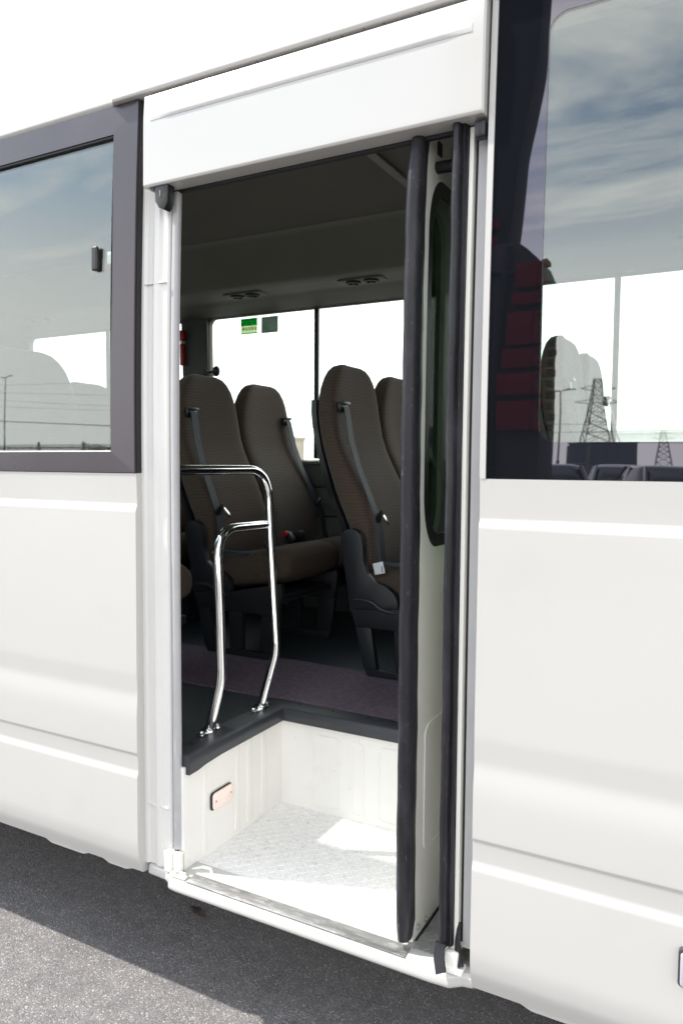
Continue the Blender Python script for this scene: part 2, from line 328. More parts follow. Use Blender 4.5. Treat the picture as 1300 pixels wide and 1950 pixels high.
# lower side panels
outer = [(0.000, 1.4215), (0.003, 1.340), (-0.003, 1.326), (-0.006, 0.894), (-0.0030, 0.838), (-0.0078, 0.785), (-0.008, 0.683), (-0.0055, 0.677), (-0.0035, 0.633), (-0.008, 0.617), (-0.009, 0.43), (-0.004, 0.388), (0.010, 0.352)]
rad = [0, 0.005, 0.006, 0.010, 0.012, 0.025, 0.003, 0.003, 0.005, 0.005, 0.02, 0.015, 0]
prof = [tuple(p) for p in fillet(outer, rad, 6)]
inner = [(0.050, 0.345), (0.050, 1.4215)]
def side_panel(name, x0, x1):
    poly = prof + inner
    mb = MB(); n = 24
    xs = [x0+(x1-x0)*k/n for k in range(n+1)]
    mb.loft([[(x, y, z) for y, z in poly] for x in xs], True)
    return mb.build(name, 'paint', B, smooth=28)
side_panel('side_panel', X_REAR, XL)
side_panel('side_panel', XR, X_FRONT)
# lower flange lugs that hang under the side panel
for xa, xb in ((-1.775, -1.585), (-1.545, -1.42), (-0.375, -0.20), (-2.3, -2.1)):
    mb = MB(); pts = [(xa, 0.351), (xa+0.03, 0.340), (xb-0.03, 0.340), (xb, 0.351)]
    mb.prism([(p.x, p.y) for p in fillet(pts, 0.006, 4)], 'y', 0.0145, 0.022, 0.001); mb.build('flange_lug', 'paint', B)

# sill of the doorway
mb = MB()
sp = [(0.09, 0.374), (0.012, 0.374), (-0.010, 0.3715), (-0.014, 0.346), (0.004, 0.334), (0.09, 0.334)]
sp = [tuple(p) for p in fillet(sp, [0, 0.004, 0.010, 0.008, 0.006, 0], 4)]
stn = [(-1.3755, 0.034), (-1.315, 0.030), (-1.293, 0.018), (-1.281, 0.003), (-1.26, 0.0), (-0.56, 0.0), (-0.515, 0.003), (-0.49, 0.022), (-0.4685, 0.026)]
mb.loft([[(x, y+dy, z) for y, z in sp] for x, dy in stn], True)
sill = mb.build('door_sill', 'paint', B, smooth=28)
mb = MB(); mb.box(-1.228, -0.618, -0.004, 0.036, 0.3745, 0.3775, 0.001); mb.build('threshold_strip', 'sillmetal', sill)

# step well
mb = MB(); mb.box(-1.268, -0.47, 0.0405, 0.512, 0.330, 0.3690); wellfloor = mb
# raised lozenges of the chequer plate
lv = []; lf = []
def lozenge(x, y, a, L_=0.011, W_=0.0033, h=0.0009, z=0.3690):
    c, s_ = math.cos(a), math.sin(a); base = [(L_, 0), (0, W_), (-L_, 0), (0, -W_)]; o = len(lv)
    for px, py in base: lv.append((x+px*c-py*s_, y+px*s_+py*c, z))
    for px, py in [(L_*.55, 0), (0, W_*.45), (-L_*.55, 0), (0, -W_*.45)]: lv.append((x+px*c-py*s_, y+px*s_+py*c, z+h))
    lf.append((o+4, o+5, o+6, o+7))
    for i in range(4): j = (i+1) % 4; lf.append((o+i, o+j, o+4+j, o+4+i))
pt = 0.019; i = 0; xx = -1.255
while xx < -0.485:
    j = 0; yy = 0.058
    while yy < 0.497:
        lozenge(xx, yy, math.radians(45) if (i+j) % 2 else math.radians(-45)); yy += pt; j += 1
    xx += pt; i += 1
wellfloor.add(lv, lf); tread = wellfloor.build('step_tread', 'tread', B, smooth=30)
mb = MB()
mb.box(-1.285, -1.268, 0.040, 0.512, 0.3305, 0.650)                                  # left wall
for ya, yb in ((0.262, 0.285), (0.318, 0.350), (0.392, 0.425), (0.115, 0.135)): mb.prism([(ya, 0.385), (yb, 0.385), (yb-0.004, 0.64), (ya+0.004, 0.64)], 'x', -1.2685, -1.2655, 0.0012)
lw_ = mb.build('step_side_wall', 'stepwhite', B)
mb = MB(); mb.box(-1.268, -0.47, 0.512, 0.530, 0.3305, 0.650)                        # back wall
def raised_loop(mb, xa, xb, za, zb):
    cx_, cz_ = (xa+xb)/2, (za+zb)/2; w_, h_ = xb-xa, zb-za
    ring_plate(mb, rrect(w_, h_, 0.018, 5, cx_, cz_), rrect(w_-0.014, h_-0.014, 0.012, 5, cx_, cz_), 'y', 0.5095, 0.5125)
for xa, xb in ((-1.150, -1.055), (-1.020, -0.975), (-0.93, -0.835), (-0.80, -0.70)): raised_loop(mb, xa, xb, 0.382, 0.612)
mb.build('step_riser', 'stepwhite', B, smooth=40)
mb = MB(); mb.box(-0.470, -0.455, 0.0405, 0.530, 0.3305, 0.650); mb.build('step_side_wall', 'stepwhite', B)
# step lamp
mb = MB(); mb.prism([(0.194+p[0], 0.5145+p[1]) for p in rrect(0.096, 0.052, 0.012)], 'x', -1.2655, -1.2625, 0.001)
sl = mb.build('step_lamp', 'black', B)
mb = MB(); mb.prism([(0.196+p[0], 0.5140+p[1]) for p in rrect(0.091, 0.048, 0.011)], 'x', -1.2625, -1.2565, 0.0028, 3); mb.build('lamp_lens', 'lens', sl)
for y in (0.162, 0.230): mb = MB(); mb.cyl((-1.2565, y, 0.514), (-1.2555, y, 0.514), 0.0035, 10); mb.build('lamp_screw', 'bolt', sl)

# interior floor
mb = MB(); mb.box(X_REAR+0.05, X_FRONT-0.05, 0.531, 1.98, 0.60, 0.672); mb.box(X_REAR+0.05, -1.286, 0.051, 0.530, 0.60, 0.672); mb.box(-0.454, X_FRONT-0.05, 0.051, 0.530, 0.60, 0.672)
mb.build('floor', 'floor', B, smooth=0)
mb = MB(); mb.box(X_REAR+0.05, -1.286, 0.051, 1.98, 0.34, 0.36); mb.box(-0.454, X_FRONT-0.05, 0.051, 1.98, 0.34, 0.36); mb.box(-1.285, -0.455, 0.531, 1.98, 0.34, 0.36); mb.build('underfloor', 'gap', B, smooth=0)

# step trim: moulded nosing round the well
def nosing(d, z):  # d: distance into the floor from the well edge
    return d, z
npf = [(-0.012, 0.640), (-0.016, 0.664), (-0.010, 0.680), (0.004, 0.683), (0.050, 0.683), (0.056, 0.6745), (0.075, 0.6745), (0.075, 0.640)]
npf = [tuple(p) for p in fillet(npf, [0, 0.006, 0.006, 0.004, 0.004, 0.003, 0.003, 0], 3)]
path = [(-1.268, 0.048, -0.010), (-1.268, 0.085, -0.009), (-1.268, 0.115, -0.004), (-1.268, 0.185, 0.0), (-1.268, 0.512, 0.0), (-0.455, 0.512, 0.0)]
rings = []
for k, (px, py, dz) in enumerate(path):
    if k < 4: rings.append([(px-d, py, z+(dz if z < 0.66 else dz*0.3)) for d, z in npf])
    elif k == 4: rings.append([(px-d, py+d, z) for d, z in npf])
    else: rings.append([(px, py+d, z) for d, z in npf])
mb = MB(); mb.loft(rings, True); trim = mb.build('step_trim', 'trim', B, smooth=40)
for p in ((-1.10, 0.545), (-1.22, 0.548), (-0.98, 0.548), (-0.9, 0.55), (-1.305, 0.40), (-1.305, 0.12)):
    mb = MB(); mb.cyl((p[0], p[1], 0.683), (p[0], p[1], 0.6845), 0.005, 10); mb.build('trim_screw', 'black', trim)

# jamb left of the doorway: plan section swept up, leaning with the body
def swept(name, plan, z0, z1, mat, lean=1.0, n=14, dy0=0.0, smooth=35):
    mb = MB(); zs = [z0+(z1-z0)*k/n for k in range(n+1)]
    mb.loft([[(x, y+dy0+skin(z)*lean, z) for x, y in plan] for z in zs], True); return mb.build(name, mat, B, smooth=smooth)
jp = [(-1.40, 0.060), (-1.40, 0.020), (-1.376, 0.020), (-1.372, 0.026), (-1.352, 0.026), (-1.346, 0.021), (-1.330, 0.021), (-1.324, 0.026), (-1.304, 0.027), (-1.3005, 0.034), (-1.3005, 0.046), (-1.345, 0.050), (-1.36, 0.10), (-1.40, 0.10)]
swept('door_jamb', [tuple(p) for p in fillet(jp, 0.003, 3)], 0.3755, 2.36, 'jamb')
sp2 = [(-1.2998, 0.046), (-1.2998, 0.035), (-1.294, 0.030), (-1.284, 0.030), (-1.279, 0.034), (-1.2775, 0.040), (-1.279, 0.046)]
swept('jamb_seal', [tuple(p) for p in fillet(sp2, 0.003, 4)], 0.43, 2.13, 'seal')
# moulded corner block at the foot of the jamb
mb = MB(); mb.box(-1.312, -1.292, 0.010, 0.034, 0.3745, 0.430, 0.002); mb.box(-1.291, -1.265, 0.020, 0.034, 0.3745, 0.426, 0.002); mb.box(-1.283, -1.232, -0.002, 0.0195, 0.3745, 0.384, 0.003)
cb = mb.build('corner_block', 'cream', B)
for p in ((-1.262, 0.006), (-1.236, 0.012)): mb = MB(); mb.cyl((p[0], p[1], 0.384), (p[0], p[1], 0.3865), 0.005, 12); mb.build('block_screw', 'bolt', cb)
# weld scar beside it
mb = MB(); mb.tube([(-1.255, 0.055, 0.372), (-1.235, 0.075, 0.373), (-1.21, 0.078, 0.373), (-1.195, 0.062, 0.373), (-1.19, 0.045, 0.373)], [0.004, 0.006, 0.006, 0.005, 0.003], 8)
mb.build('sealant_bead', 'cream', tread)
for zj in (1.905, 0.540):
    mb = MB(); mb.box(-1.378, -1.306, 0.0203+skin(zj), 0.030+skin(zj), zj-0.0008, zj+0.0008, 0.0003); mb.build('jamb_joint', 'jamb', B)
# pillar right of the doorway
rp = [(-0.503, 0.045), (-0.470, 0.045), (-0.470, 0.012), (-0.4675, 0.006), (-0.4675, 0.10), (-0.503, 0.10)]
swept('pillar_strip', [(-0.4990, 0.036), (-0.4705, 0.036), (-0.4705, 0.056), (-0.4990, 0.056)], 0.42, 2.12, 'seal', smooth=20)
swept('front_pillar', [(-0.5150, 0.026), (-0.5065, 0.026), (-0.5065, 0.0565), (-0.4685, 0.0565), (-0.4685, 0.10), (-0.5150, 0.10)], 0.40, 2.13, 'cream', smooth=20)
swept('recess_shade_strip', [(-0.5062, 0.044), (-0.4993, 0.044), (-0.4993, 0.056), (-0.5062, 0.056)], 0.42, 2.12, 'gap', smooth=20)  # black strip stands in for the shade of the recess
# white edge between header panel and the front glass
swept('pillar_flange', [(-0.4705, 0.004), (-0.4685, -0.001), (-0.4565, -0.001), (-0.4565, 0.039), (-0.4705, 0.039)], 1.4220, 2.375, 'paint')
# header cover above the door
hp = [(0.031, 2.366), (0.006, 2.357), (0.0005, 2.30), (-0.002, 2.16), (-0.0025, 2.139), (0.001, 2.134), (0.052, 2.134), (0.052, 2.366)]
hp = [tuple(p) for p in fillet(hp, [0, 0.004, 0.03, 0.02, 0.002, 0.002, 0.004, 0], 5)]
mb = MB(); xs = [-1.352, -1.348, -1.30, -1.1, -0.9, -0.7, -0.52, -0.478, -0.474]
mb.loft([[(x + (0.004 if k == 0 else 0), y + (0.004 if k in (0, len(xs)-1) else 0), z) for y, z in hp] for k, x in enumerate(xs)], True)
hd = mb.build('door_header', 'paint', B, smooth=28)
rings = []
for k in range(29):                                   # pressed crease line on the header
    x = -1.325+0.825*k/28; e = min(1, min(k, 28-k)/2.0)
    yf = -0.0038
    rings.append([(x, yf+0.0045, 2.3085), (x, yf+0.0045-0.0036*e, 2.3025), (x, yf+0.004-0.0030*e, 2.2975), (x, yf+0.0035, 2.292), (x, 0.012, 2.292), (x, 0.012, 2.3085)])
mb = MB(); mb.loft(rings, True); mb.build('header_crease', 'paint', hd, smooth=60)
mb = MB(); mb.box(-1.30, -0.475, 0.0525, 0.066, 2.128, 2.34, 0.002); mb.build('header_gasket', 'gap', B)
# hinge cover hanging under the left end of the header
mb = MB(); pl = [(-1.318, 2.134), (-1.316, 2.098), (-1.306, 2.082), (-1.288, 2.074), (-1.276, 2.090), (-1.274, 2.134)]
mb.prism(pl, 'y', 0.004, 0.030, 0.003); hc = mb.build('hinge_cover', 'black', B)
mb = MB(); mb.box(-1.300, -1.2965, 0.0025, 0.0040, 2.106, 2.122, 0.0005); mb.build('rivet', 'ochre', hc)
mb = MB(); mb.prism([(-1.335, 2.134), (-1.330, 2.127), (-1.322, 2.127), (-1.320, 2.134)], 'y', 0.006, 0.03); mb.build('rubber_stop', 'black', B)

# ---------------- roof and drip rail
rp_ = [(0.034, 2.372), (0.026, 2.380), (0.027, 2.392), (0.040, 2.43), (0.075, 2.52), (0.13, 2.60), (0.24, 2.675), (0.45, 2.725), (1.0, 2.75), (1.55, 2.725), (1.76, 2.675), (1.87, 2.60), (1.925, 2.52), (1.96, 2.43), (1.975, 2.372)]
ro = [tuple(p) for p in fillet(rp_, [0, 0.004, 0.01, 0.03, 0.04, 0.06, 0.08, 0.15, 0.3, 0.15, 0.08, 0.06, 0.04, 0.03, 0], 5)]
inn = [(1.945, 2.372), (1.93, 2.43), (1.89, 2.52), (1.83, 2.58), (1.72, 2.64), (1.5, 2.69), (1.0, 2.71), (0.5, 2.69), (0.28, 2.64), (0.17, 2.58), (0.105, 2.50), (0.075, 2.43), (0.066, 2.372)]
mb = MB(); mb.loft([[(X_REAR+(X_FRONT-X_REAR)*k/20, y, z) for y, z in ro+inn] for k in range(21)], True)
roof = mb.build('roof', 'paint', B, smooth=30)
mb = MB(); dp = [(0.034, 2.3715), (0.012, 2.3700), (0.008, 2.376), (0.010, 2.384), (0.0255, 2.388)]
mb.loft([[(x, y+(0.016 if k == 0 else 0), z) for y, z in [tuple(p) for p in fillet(dp, 0.003, 3)]] for k, x in enumerate((-1.478, -1.462, -1.2, -0.8, -0.4605, 0.5, X_FRONT))], True)
dr = mb.build('drip_rail', 'paint', B)
for x in (-1.02, -0.83, -0.80, -0.745, -0.70, -0.62): mb = MB(); mb.sphere((x, 0.021+random.uniform(-.003, .003), 2.3700), 0.0016, 0.0016, 0.0008, 8, 6); mb.build('dirt_speck', 'gap', dr)

# ---------------- side window left of the doorway
def curved_slab(mb, outline, y_off, th):
    a = [(x, y_off+skin(z), z) for x, z in outline]; b = [(x, y_off+skin(z)+th, z) for x, z in outline]; n = len(a)
    return mb.add(a+b, [tuple(range(n)), tuple(range(2*n-1, n-1, -1))]+[(i, n+i, n+(i+1) % n, (i+1) % n) for i in range(n)])
def curved_bar(mb, x0, x1, z0, z1, y0, y1, n=10, bev=0.002):
    rings = []
    for k in range(n+1):
        z = z0+(z1-z0)*k/n; s_ = skin(z)
        rings.append([(x0, y1+s_, z), (x0, y0+bev+s_, z), (x0+bev, y0+s_, z), (x1-bev, y0+s_, z), (x1, y0+bev+s_, z), (x1, y1+s_, z)])
    return mb.loft(rings, True)
FX0 = X_REAR+0.6; ZT = 2.3695
mb = MB()
# stiles and rails with mitred ends
def mitre_rail(mb, x0, x1, za, zb, up, y0=-0.003, y1=0.030):
    w_ = zb-za
    q = [(x0 + (0 if not up else 0), za), (x1, za), (x1-w_*1.5, zb), (x0+w_*1.5, zb)] if not up else [(x0+w_*1.5, za), (x1-w_*1.5*0.9, za), (x1, zb), (x0, zb)]
    a = [(x, y0+skin(z), z) for x, z in q]; b = [(x, y1+skin(z), z) for x, z in q]
    return mb.add(a+b, [(0, 1, 2, 3), (7, 6, 5, 4)]+[(i, 4+i, 4+(i+1) % 4, (i+1) % 4) for i in range(4)])
ring_in_z0, ring_in_z1, st = 1.477, 2.297, 0.082
xr = XL-0.003
def q3(mb, q, y0, y1):
    n = len(q); a = [(x, y0+skin(z), z) for x, z in q]; b = [(x, y1+skin(z), z) for x, z in q]
    return mb.add(a+b, [tuple(range(n)), tuple(range(2*n-1, n-1, -1))]+[(i, n+i, n+(i+1) % n, (i+1) % n) for i in range(n)])
q3(mb, [(xr, 1.4235), (xr-st, ring_in_z0)]+[(xr-st, ring_in_z0+(ring_in_z1-ring_in_z0)*k/8) for k in range(1, 9)]+[(xr, ZT)]+[(xr, ZT-(ZT-1.4235)*k/9) for k in range(1, 9)], -0.0030, 0.030)
q3(mb, [(xr-0.0006, 1.4235), (FX0, 1.4235), (FX0+st, ring_in_z0), (xr-st-0.0006, ring_in_z0)], -0.0022, 0.030)
q3(mb, [(FX0+st, ring_in_z1), (FX0, ZT), (xr-0.0006, ZT), (xr-st-0.0006, ring_in_z1)], -0.0022, 0.030)
q3(mb, [(FX0-0.0006, 1.4235), (FX0-0.0006, ZT), (FX0+st-0.0006, ring_in_z1), (FX0+st-0.0006, ring_in_z0)], -0.0030, 0.030)
curved_bar(mb, -2.86, -2.80, ring_in_z0, ring_in_z1, 0.0015, 0.030)
win = mb.build('side_window', 'frame', B, smooth=30)
mb = MB(); n = 10
for (xa, xb, yo) in ((FX0+st-0.01, -2.83, 0.014), (-2.83, xr-st+0.01, 0.009)):
    rings = [];
    for k in range(n+1):
        z = 1.470+(2.300-1.470)*k/n; rings.append([(xa, yo+skin(z), z), (xb, yo+skin(z), z), (xb, yo+0.004+skin(z), z), (xa, yo+0.004+skin(z), z)])
    mb.loft(rings, True)
mb.build('pane', 'glass_side', win, smooth=60)
mb = MB(); q3(mb, [(FX0+st, 2.291), (xr-st-0.001, 2.291), (xr-st-0.001, 2.2965), (FX0+st, 2.2965)], 0.001, 0.008); mb.build('pane_gasket', 'gap', win)
mb = MB(); q3(mb, [(FX0+st, 1.4775), (xr-st-0.001, 1.4775), (xr-st-0.001, 1.4815), (FX0+st, 1.4815)], 0.0025, 0.008); mb.build('pane_channel', 'steel', win)
mb = MB(); curved_bar(mb, XL-0.0028, XL+0.0008, 1.4235, 2.366, 0.004, 0.03, bev=0.0008); mb.build('edge_gasket', 'gap', win)
mb = MB(); mb.box(-1.5435, -1.5215, 0.0075, 0.0185, 1.955, 2.018, 0.005, 5); mb.build('window_latch', 'black', win)
mb = MB(); mb.box(-1.502, -1.482, 0.024, 0.032, 1.972, 2.004, 0.003); mb.build('latch_keeper', 'tag', win)

# ---------------- large front side glass
mb = MB()
GX0, GX1 = -0.4555, X_FRONT-0.05
zc0, zc1 = 1.493, 2.300
def warp(x, z): return 0.00010*math.sin(17*x+5*z)+0.00008*math.sin(11*z+4*x+1)+0.00004*math.sin(31*z-9*x)
def glass_panel(x0, x1, z0, z1, y_off, th, nx=60, nz=48):
    mb = MB()
    for lay in (0, 1):
        vs = [(x0+(x1-x0)*i/nx, y_off+lay*th+skin(z0+(z1-z0)*j/nz)+warp(x0+(x1-x0)*i/nx, z0+(z1-z0)*j/nz), z0+(z1-z0)*j/nz) for j in range(nz+1) for i in range(nx+1)]
        mb.add(vs, [(j*(nx+1)+i, j*(nx+1)+i+1, (j+1)*(nx+1)+i+1, (j+1)*(nx+1)+i) for j in range(nz) for i in range(nx)])
    return mb
# ceramic border: a curved ring with a rounded opening
def border_ring(x0, x1, z0, z1, ix0, ix1, iz0, iz1, r, y_off):
    inner_ = []; outer_ = []; ns = 12
    def seg(p, q): return [(p[0]+(q[0]-p[0])*k/ns, p[1]+(q[1]-p[1])*k/ns) for k in range(ns)]
    def arc(cx_, cz_, a0): return [(cx_+r*math.cos(math.radians(a0+90*k/ns)), cz_+r*math.sin(math.radians(a0+90*k/ns))) for k in range(ns)]
    inner_ += arc(ix1-r, iz1-r, 0); outer_ += seg((x1, iz1-r), (x1, z1))[:ns//2*1] if False else []
    inner_ = []; outer_ = []
    def proj(px, pz, a):
        return px, pz
    spec = [('arc', ix1-r, iz1-r, 0, (x1, z1)), ('seg', (ix1-r, iz1), (ix0+r, iz1), (ix1-r, z1), (ix0+r, z1)),
            ('arc', ix0+r, iz1-r, 90, (x0, z1)), ('seg', (ix0, iz1-r), (ix0, iz0+r), (x0, iz1-r), (x0, iz0+r)),
            ('arc', ix0+r, iz0+r, 180, (x0, z0)), ('seg', (ix0+r, iz0), (ix1-r, iz0), (ix0+r, z0), (ix1-r, z0)),
            ('arc', ix1-r, iz0+r, 270, (x1, z0)), ('seg', (ix1, iz0+r), (ix1, iz1-r), (x1, iz0+r), (x1, iz1-r))]
    for s_ in spec:
        if s_[0] == 'seg':
            inner_ += seg(s_[1], s_[2]); outer_ += seg(s_[3], s_[4])
        else:
            _, cx_, cz_, a0, corner = s_; inner_ += arc(cx_, cz_, a0)
            a = {0: (x1, cz_), 90: (cx_, z1), 180: (x0, cz_), 270: (cx_, z0)}[a0]; b = {0: (cx_, z1), 90: (x0, cz_), 180: (cx_, z0), 270: (x1, cz_)}[a0]
            h = ns//2
            outer_ += [(a[0]+(corner[0]-a[0])*k/h, a[1]+(corner[1]-a[1])*k/h) for k in range(h)]
            outer_ += [(corner[0]+(b[0]-corner[0])*k/h, corner[1]+(b[1]-corner[1])*k/h) for k in range(h)]
    n = len(inner_); mid = 10; mb = MB(); vs = []
    for t in range(mid+1):
        for (a, b) in zip(outer_, inner_):
            x = a[0]+(b[0]-a[0])*t/mid; z = a[1]+(b[1]-a[1])*t/mid; vs.append((x, y_off+skin(z)+warp(x, z), z))
    mb.add(vs, [(t*n+i, t*n+(i+1) % n, (t+1)*n+(i+1) % n, (t+1)*n+i) for t in range(mid) for i in range(n)])
    return mb
fr = border_ring(GX0, GX1, 1.4225, 2.3690, -0.3560, 0.95, zc0, zc1, 0.035, 0.0020)
fw = fr.build('front_side_window', 'frit', B, smooth=60)
glass_panel(-0.372, 0.97, zc0-0.012, zc1+0.012, 0.0026, 0.004).build('pane', 'glass_side', fw, smooth=60)
mb = MB(); mb.box(GX0-0.001, GX1, 0.0005, 0.004, 1.4190, 1.4222); mb.build('pane_gasket', 'gap', fw)

# inner lining of the near side (dark trim behind glass, below glass and pillars)
mb = MB(); mb.box(X_REAR+0.05, -1.401, 0.053, 0.075, 0.673, 1.470, 0.004); mb.box(-0.454, X_FRONT-0.05, 0.053, 0.075, 0.673, 1.480, 0.004)
mb.box(X_REAR+0.05, -1.401, 0.072, 0.098, 2.305, 2.47, 0.004); mb.box(-0.4535, X_FRONT-0.05, 0.072, 0.098, 2.305, 2.47, 0.004); mb.box(-1.400, -0.454, 0.068, 0.09, 2.15, 2.47, 0.004)
mb.box(-1.47, -1.401, 0.078, 0.10, 1.472, 2.303, 0.004); mb.box(-0.4535, -0.375, 0.078, 0.10, 1.4815, 2.303, 0.004); mb.box(-2.88, -2.78, 0.078, 0.10, 1.472, 2.303, 0.004)
mb.build('near_wall_lining', 'walltrim', B)
mb = MB(); mb.box(X_REAR, X_REAR+0.045, 0.04, 1.96, 0.36, 2.72); mb.build('closed_rear_wall', 'paint', B, smooth=0)  # unseen bus end, closed off to keep the interior dark
mb = MB(); mb.box(X_FRONT-0.045, X_FRONT, 0.04, 1.96, 0.36, 2.72); mb.build('closed_front_wall', 'paint', B, smooth=0)  # unseen, left without a windscreen so less light gets inside

# ---------------- far side wall with its windows
YF = 1.98
mb = MB(); wins = [(-4.19, -2.888), (-2.702, -1.400), (-1.212, 0.09), (0.28, 1.58)]
z0w, z1w = 1.465, 2.262
mb.box(X_REAR+0.05, X_FRONT-0.05, YF, YF+0.05, 0.35, z0w-0.0005, 0)
mb.box(X_REAR+0.05, X_FRONT-0.05, YF-0.03, YF+0.03, z1w+0.0005, 2.60, 0)
edges = [X_REAR+0.05]+[e for w_ in wins for e in w_]+[X_FRONT-0.05]
for k in range(0, len(edges), 2):
    xa, xb = edges[k], edges[k+1]
    # pillar widening at the bottom follows the slant of the body side
    mb.loft([[(xa-(0 if k == 0 else 0.0), YF-0.005, z0w), (xb, YF-0.005, z0w), (xb, YF+0.04, z0w), (xa, YF+0.04, z0w)], [(xa, YF-0.03, z1w), (xb, YF-0.03, z1w), (xb, YF+0.02, z1w), (xa, YF+0.02, z1w)]], True)
fwall = mb.build('far_wall', 'walltrim', B, smooth=30)
mb = MB(); mb.box(X_REAR+0.06, X_FRONT-0.06, YF-0.045, YF-0.001, 1.445, 1.4640, 0.008); mb.build('window_ledge', 'duct', B)
mb = MB(); mb.box(X_REAR+0.06, X_FRONT-0.06, YF-0.026, YF-0.001, 0.68, 1.17, 0.01); mb.box(X_REAR+0.06, X_FRONT-0.06, YF-0.028, YF-0.001, 1.175, 1.325, 0.01); mb.box(X_REAR+0.06, X_FRONT-0.06, YF-0.026, YF-0.001, 1.33, 1.4445, 0.01)
mb.build('far_wall_lining', 'walltrim', B)
far_panes = []
for xa, xb in wins:
    mb = MB(); fz0, fz1 = z0w, z1w; r_ = 0.035
    # frame ring with rounded corners
    ring_plate(mb, rrect(xb-xa, fz1-fz0, 0.002, 6, (xa+xb)/2, (fz0+fz1)/2), rrect(xb-xa-0.008, fz1-fz0-0.008, r_, 6, (xa+xb)/2, (fz0+fz1)/2), 'y', YF-0.010, YF+0.018)
    f_ = mb.build('far_window', 'duct', B, smooth=40)
    mb = MB(); xm = (xa+xb)/2+0.05 if xa != -2.702 else -2.0
    for (pa, pb, yo) in ((xa, xm+0.01, 0.004), (xm-0.01, xb, 0.012)):
        mb.box(pa+0.002, pb-0.002, YF+yo, YF+yo+0.004, fz0+0.002, fz1-0.002)
    mb.build('pane', 'glass_far', f_, smooth=0)
    mb = MB(); mb.add([(xm-0.013, YF-0.012, fz1-0.004), (xm+0.011, YF-0.012, fz1-0.004), (xm+0.011, YF+0.003, fz1-0.004), (xm-0.013, YF+0.003, fz1-0.004),
                       (xm-0.013, YF-0.012, fz0+0.010), (xm+0.011, YF-0.012, fz0+0.010), (xm+0.011, YF+0.003, fz0+0.010), (xm-0.013, YF+0.003, fz0+0.010)],
                      [(0, 1, 2, 3), (4, 7, 6, 5), (0, 4, 5, 1), (1, 5, 6, 2), (2, 6, 7, 3), (3, 7, 4, 0)])
    mb.build('window_divider', 'gap' if xa < -2 else 'duct', f_, smooth=0)
    far_panes.append(f_)
# stickers on the far window
f_ = far_panes[1]
def sticker(x0, x1, z0, z1, mat, parent, y=YF+0.0028, th=0.0006):
    mb = MB(); mb.box(x0, x1, y-th, y, z0, z1); return mb.build('sticker', mat, parent, smooth=0)
st = sticker(-2.492, -2.381, 2.160, 2.246, 'palegreen', f_); st['label'] = 'green and cream notice sticker'
mb = MB(); y = YF+0.0019
mb.box(-2.492, -2.381, y-0.0004, y, 2.205, 2.246); mb.box(-2.492, -2.381, y-0.0004, y, 2.160, 2.167); mb.build('green_band', 'green', f_, smooth=0)
mb = MB()
for k in range(5): mb.box(-2.479+0.020*k, -2.467+0.020*k, y-0.0004, y, 2.180, 2.198)
mb.build('sticker_print', 'ochre2', f_, smooth=0)
mb = MB(); mb.box(-2.480, -2.40, y-0.0009, y-0.0005, 2.2265, 2.2285); mb.box(-2.476, -2.41, y-0.0009, y-0.0005, 2.215, 2.217); mb.build('sticker_line', 'palegreen', f_, smooth=0)
s2 = sticker(-2.355, -2.246, 2.157, 2.245, 'greysticker', f_); s2['label'] = 'grey blank backed sticker'
# emergency hammer on the far pillar
mb = MB(); mb.box(-2.878, -2.852, YF-0.060, YF-0.035, 2.005, 2.13, 0.006, 3); mb.box(-2.886, -2.846, YF-0.066, YF-0.032, 2.147, 2.205, 0.006); 
mb.loft([[(-2.886, YF-0.055, 2.17), (-2.886, YF-0.04, 2.17), (-2.886, YF-0.04, 2.20), (-2.886, YF-0.055, 2.20)], [(-2.912, YF-0.05, 2.192), (-2.912, YF-0.045, 2.192), (-2.912, YF-0.045, 2.198), (-2.912, YF-0.05, 2.198)]], True)
hm = mb.build('emergency_hammer', 'red', B)
mb = MB(); mb.box(-2.876, -2.854, YF-0.058, YF-0.037, 2.1305, 2.1465, 0.002); mb.build('hammer_neck', 'tag', hm)
mb = MB(); mb.cyl((-2.66, YF-0.08, 1.952), (-2.61, YF-0.08, 1.955), 0.008); mb.sphere((-2.598, YF-0.08, 1.957), 0.022, 0.02, 0.03); mb.box(-2.685, -2.66, YF-0.09, YF-0.01, 1.94, 1.965, 0.004)
mb.build('coat_hook', 'black', B)

# ---------------- headliner and overhead duct
cp = [(0.10, 2.47), (0.35, 2.478), (1.37, 2.472)]
mb = MB(); mb.loft([[(x, 0.09, 2.471), (x, 0.5, 2.478), (x, 1.37, 2.472), (x, 1.37, 2.50), (x, 0.09, 2.50)] for x in (X_REAR+0.05, -1.130)], True)
mb.loft([[(x, 0.09, 2.471), (x, 0.5, 2.478), (x, 1.37, 2.472), (x, 1.37, 2.50), (x, 0.09, 2.50)] for x in (-1.110, X_FRONT-0.05)], True)
mb.build('headliner', 'ceiling', B, smooth=30)
mb = MB(); mb.box(-1.137, -1.103, 0.095, 1.365, 2.462, 2.4705, 0.003); mb.build('headliner_joint', 'duct', B)
dpr = [(1.371, 2.470), (1.40, 2.462), (1.60, 2.345), (1.64, 2.322), (1.68, 2.314), (1.80, 2.306), (1.84, 2.292), (1.90, 2.276), (1.948, 2.2635), (1.948, 2.52), (1.371, 2.52)]
mb = MB(); mb.loft([[(x, y, z) for y, z in [tuple(p) for p in fillet(dpr, [0, 0.02, 0.03, 0.015, 0.01, 0.02, 0.01, 0.01, 0, 0, 0], 4)]] for x in (X_REAR+0.05, X_FRONT-0.05)], True)
duct = mb.build('overhead_duct', 'duct', B, smooth=40)
dm = MAT['duct']
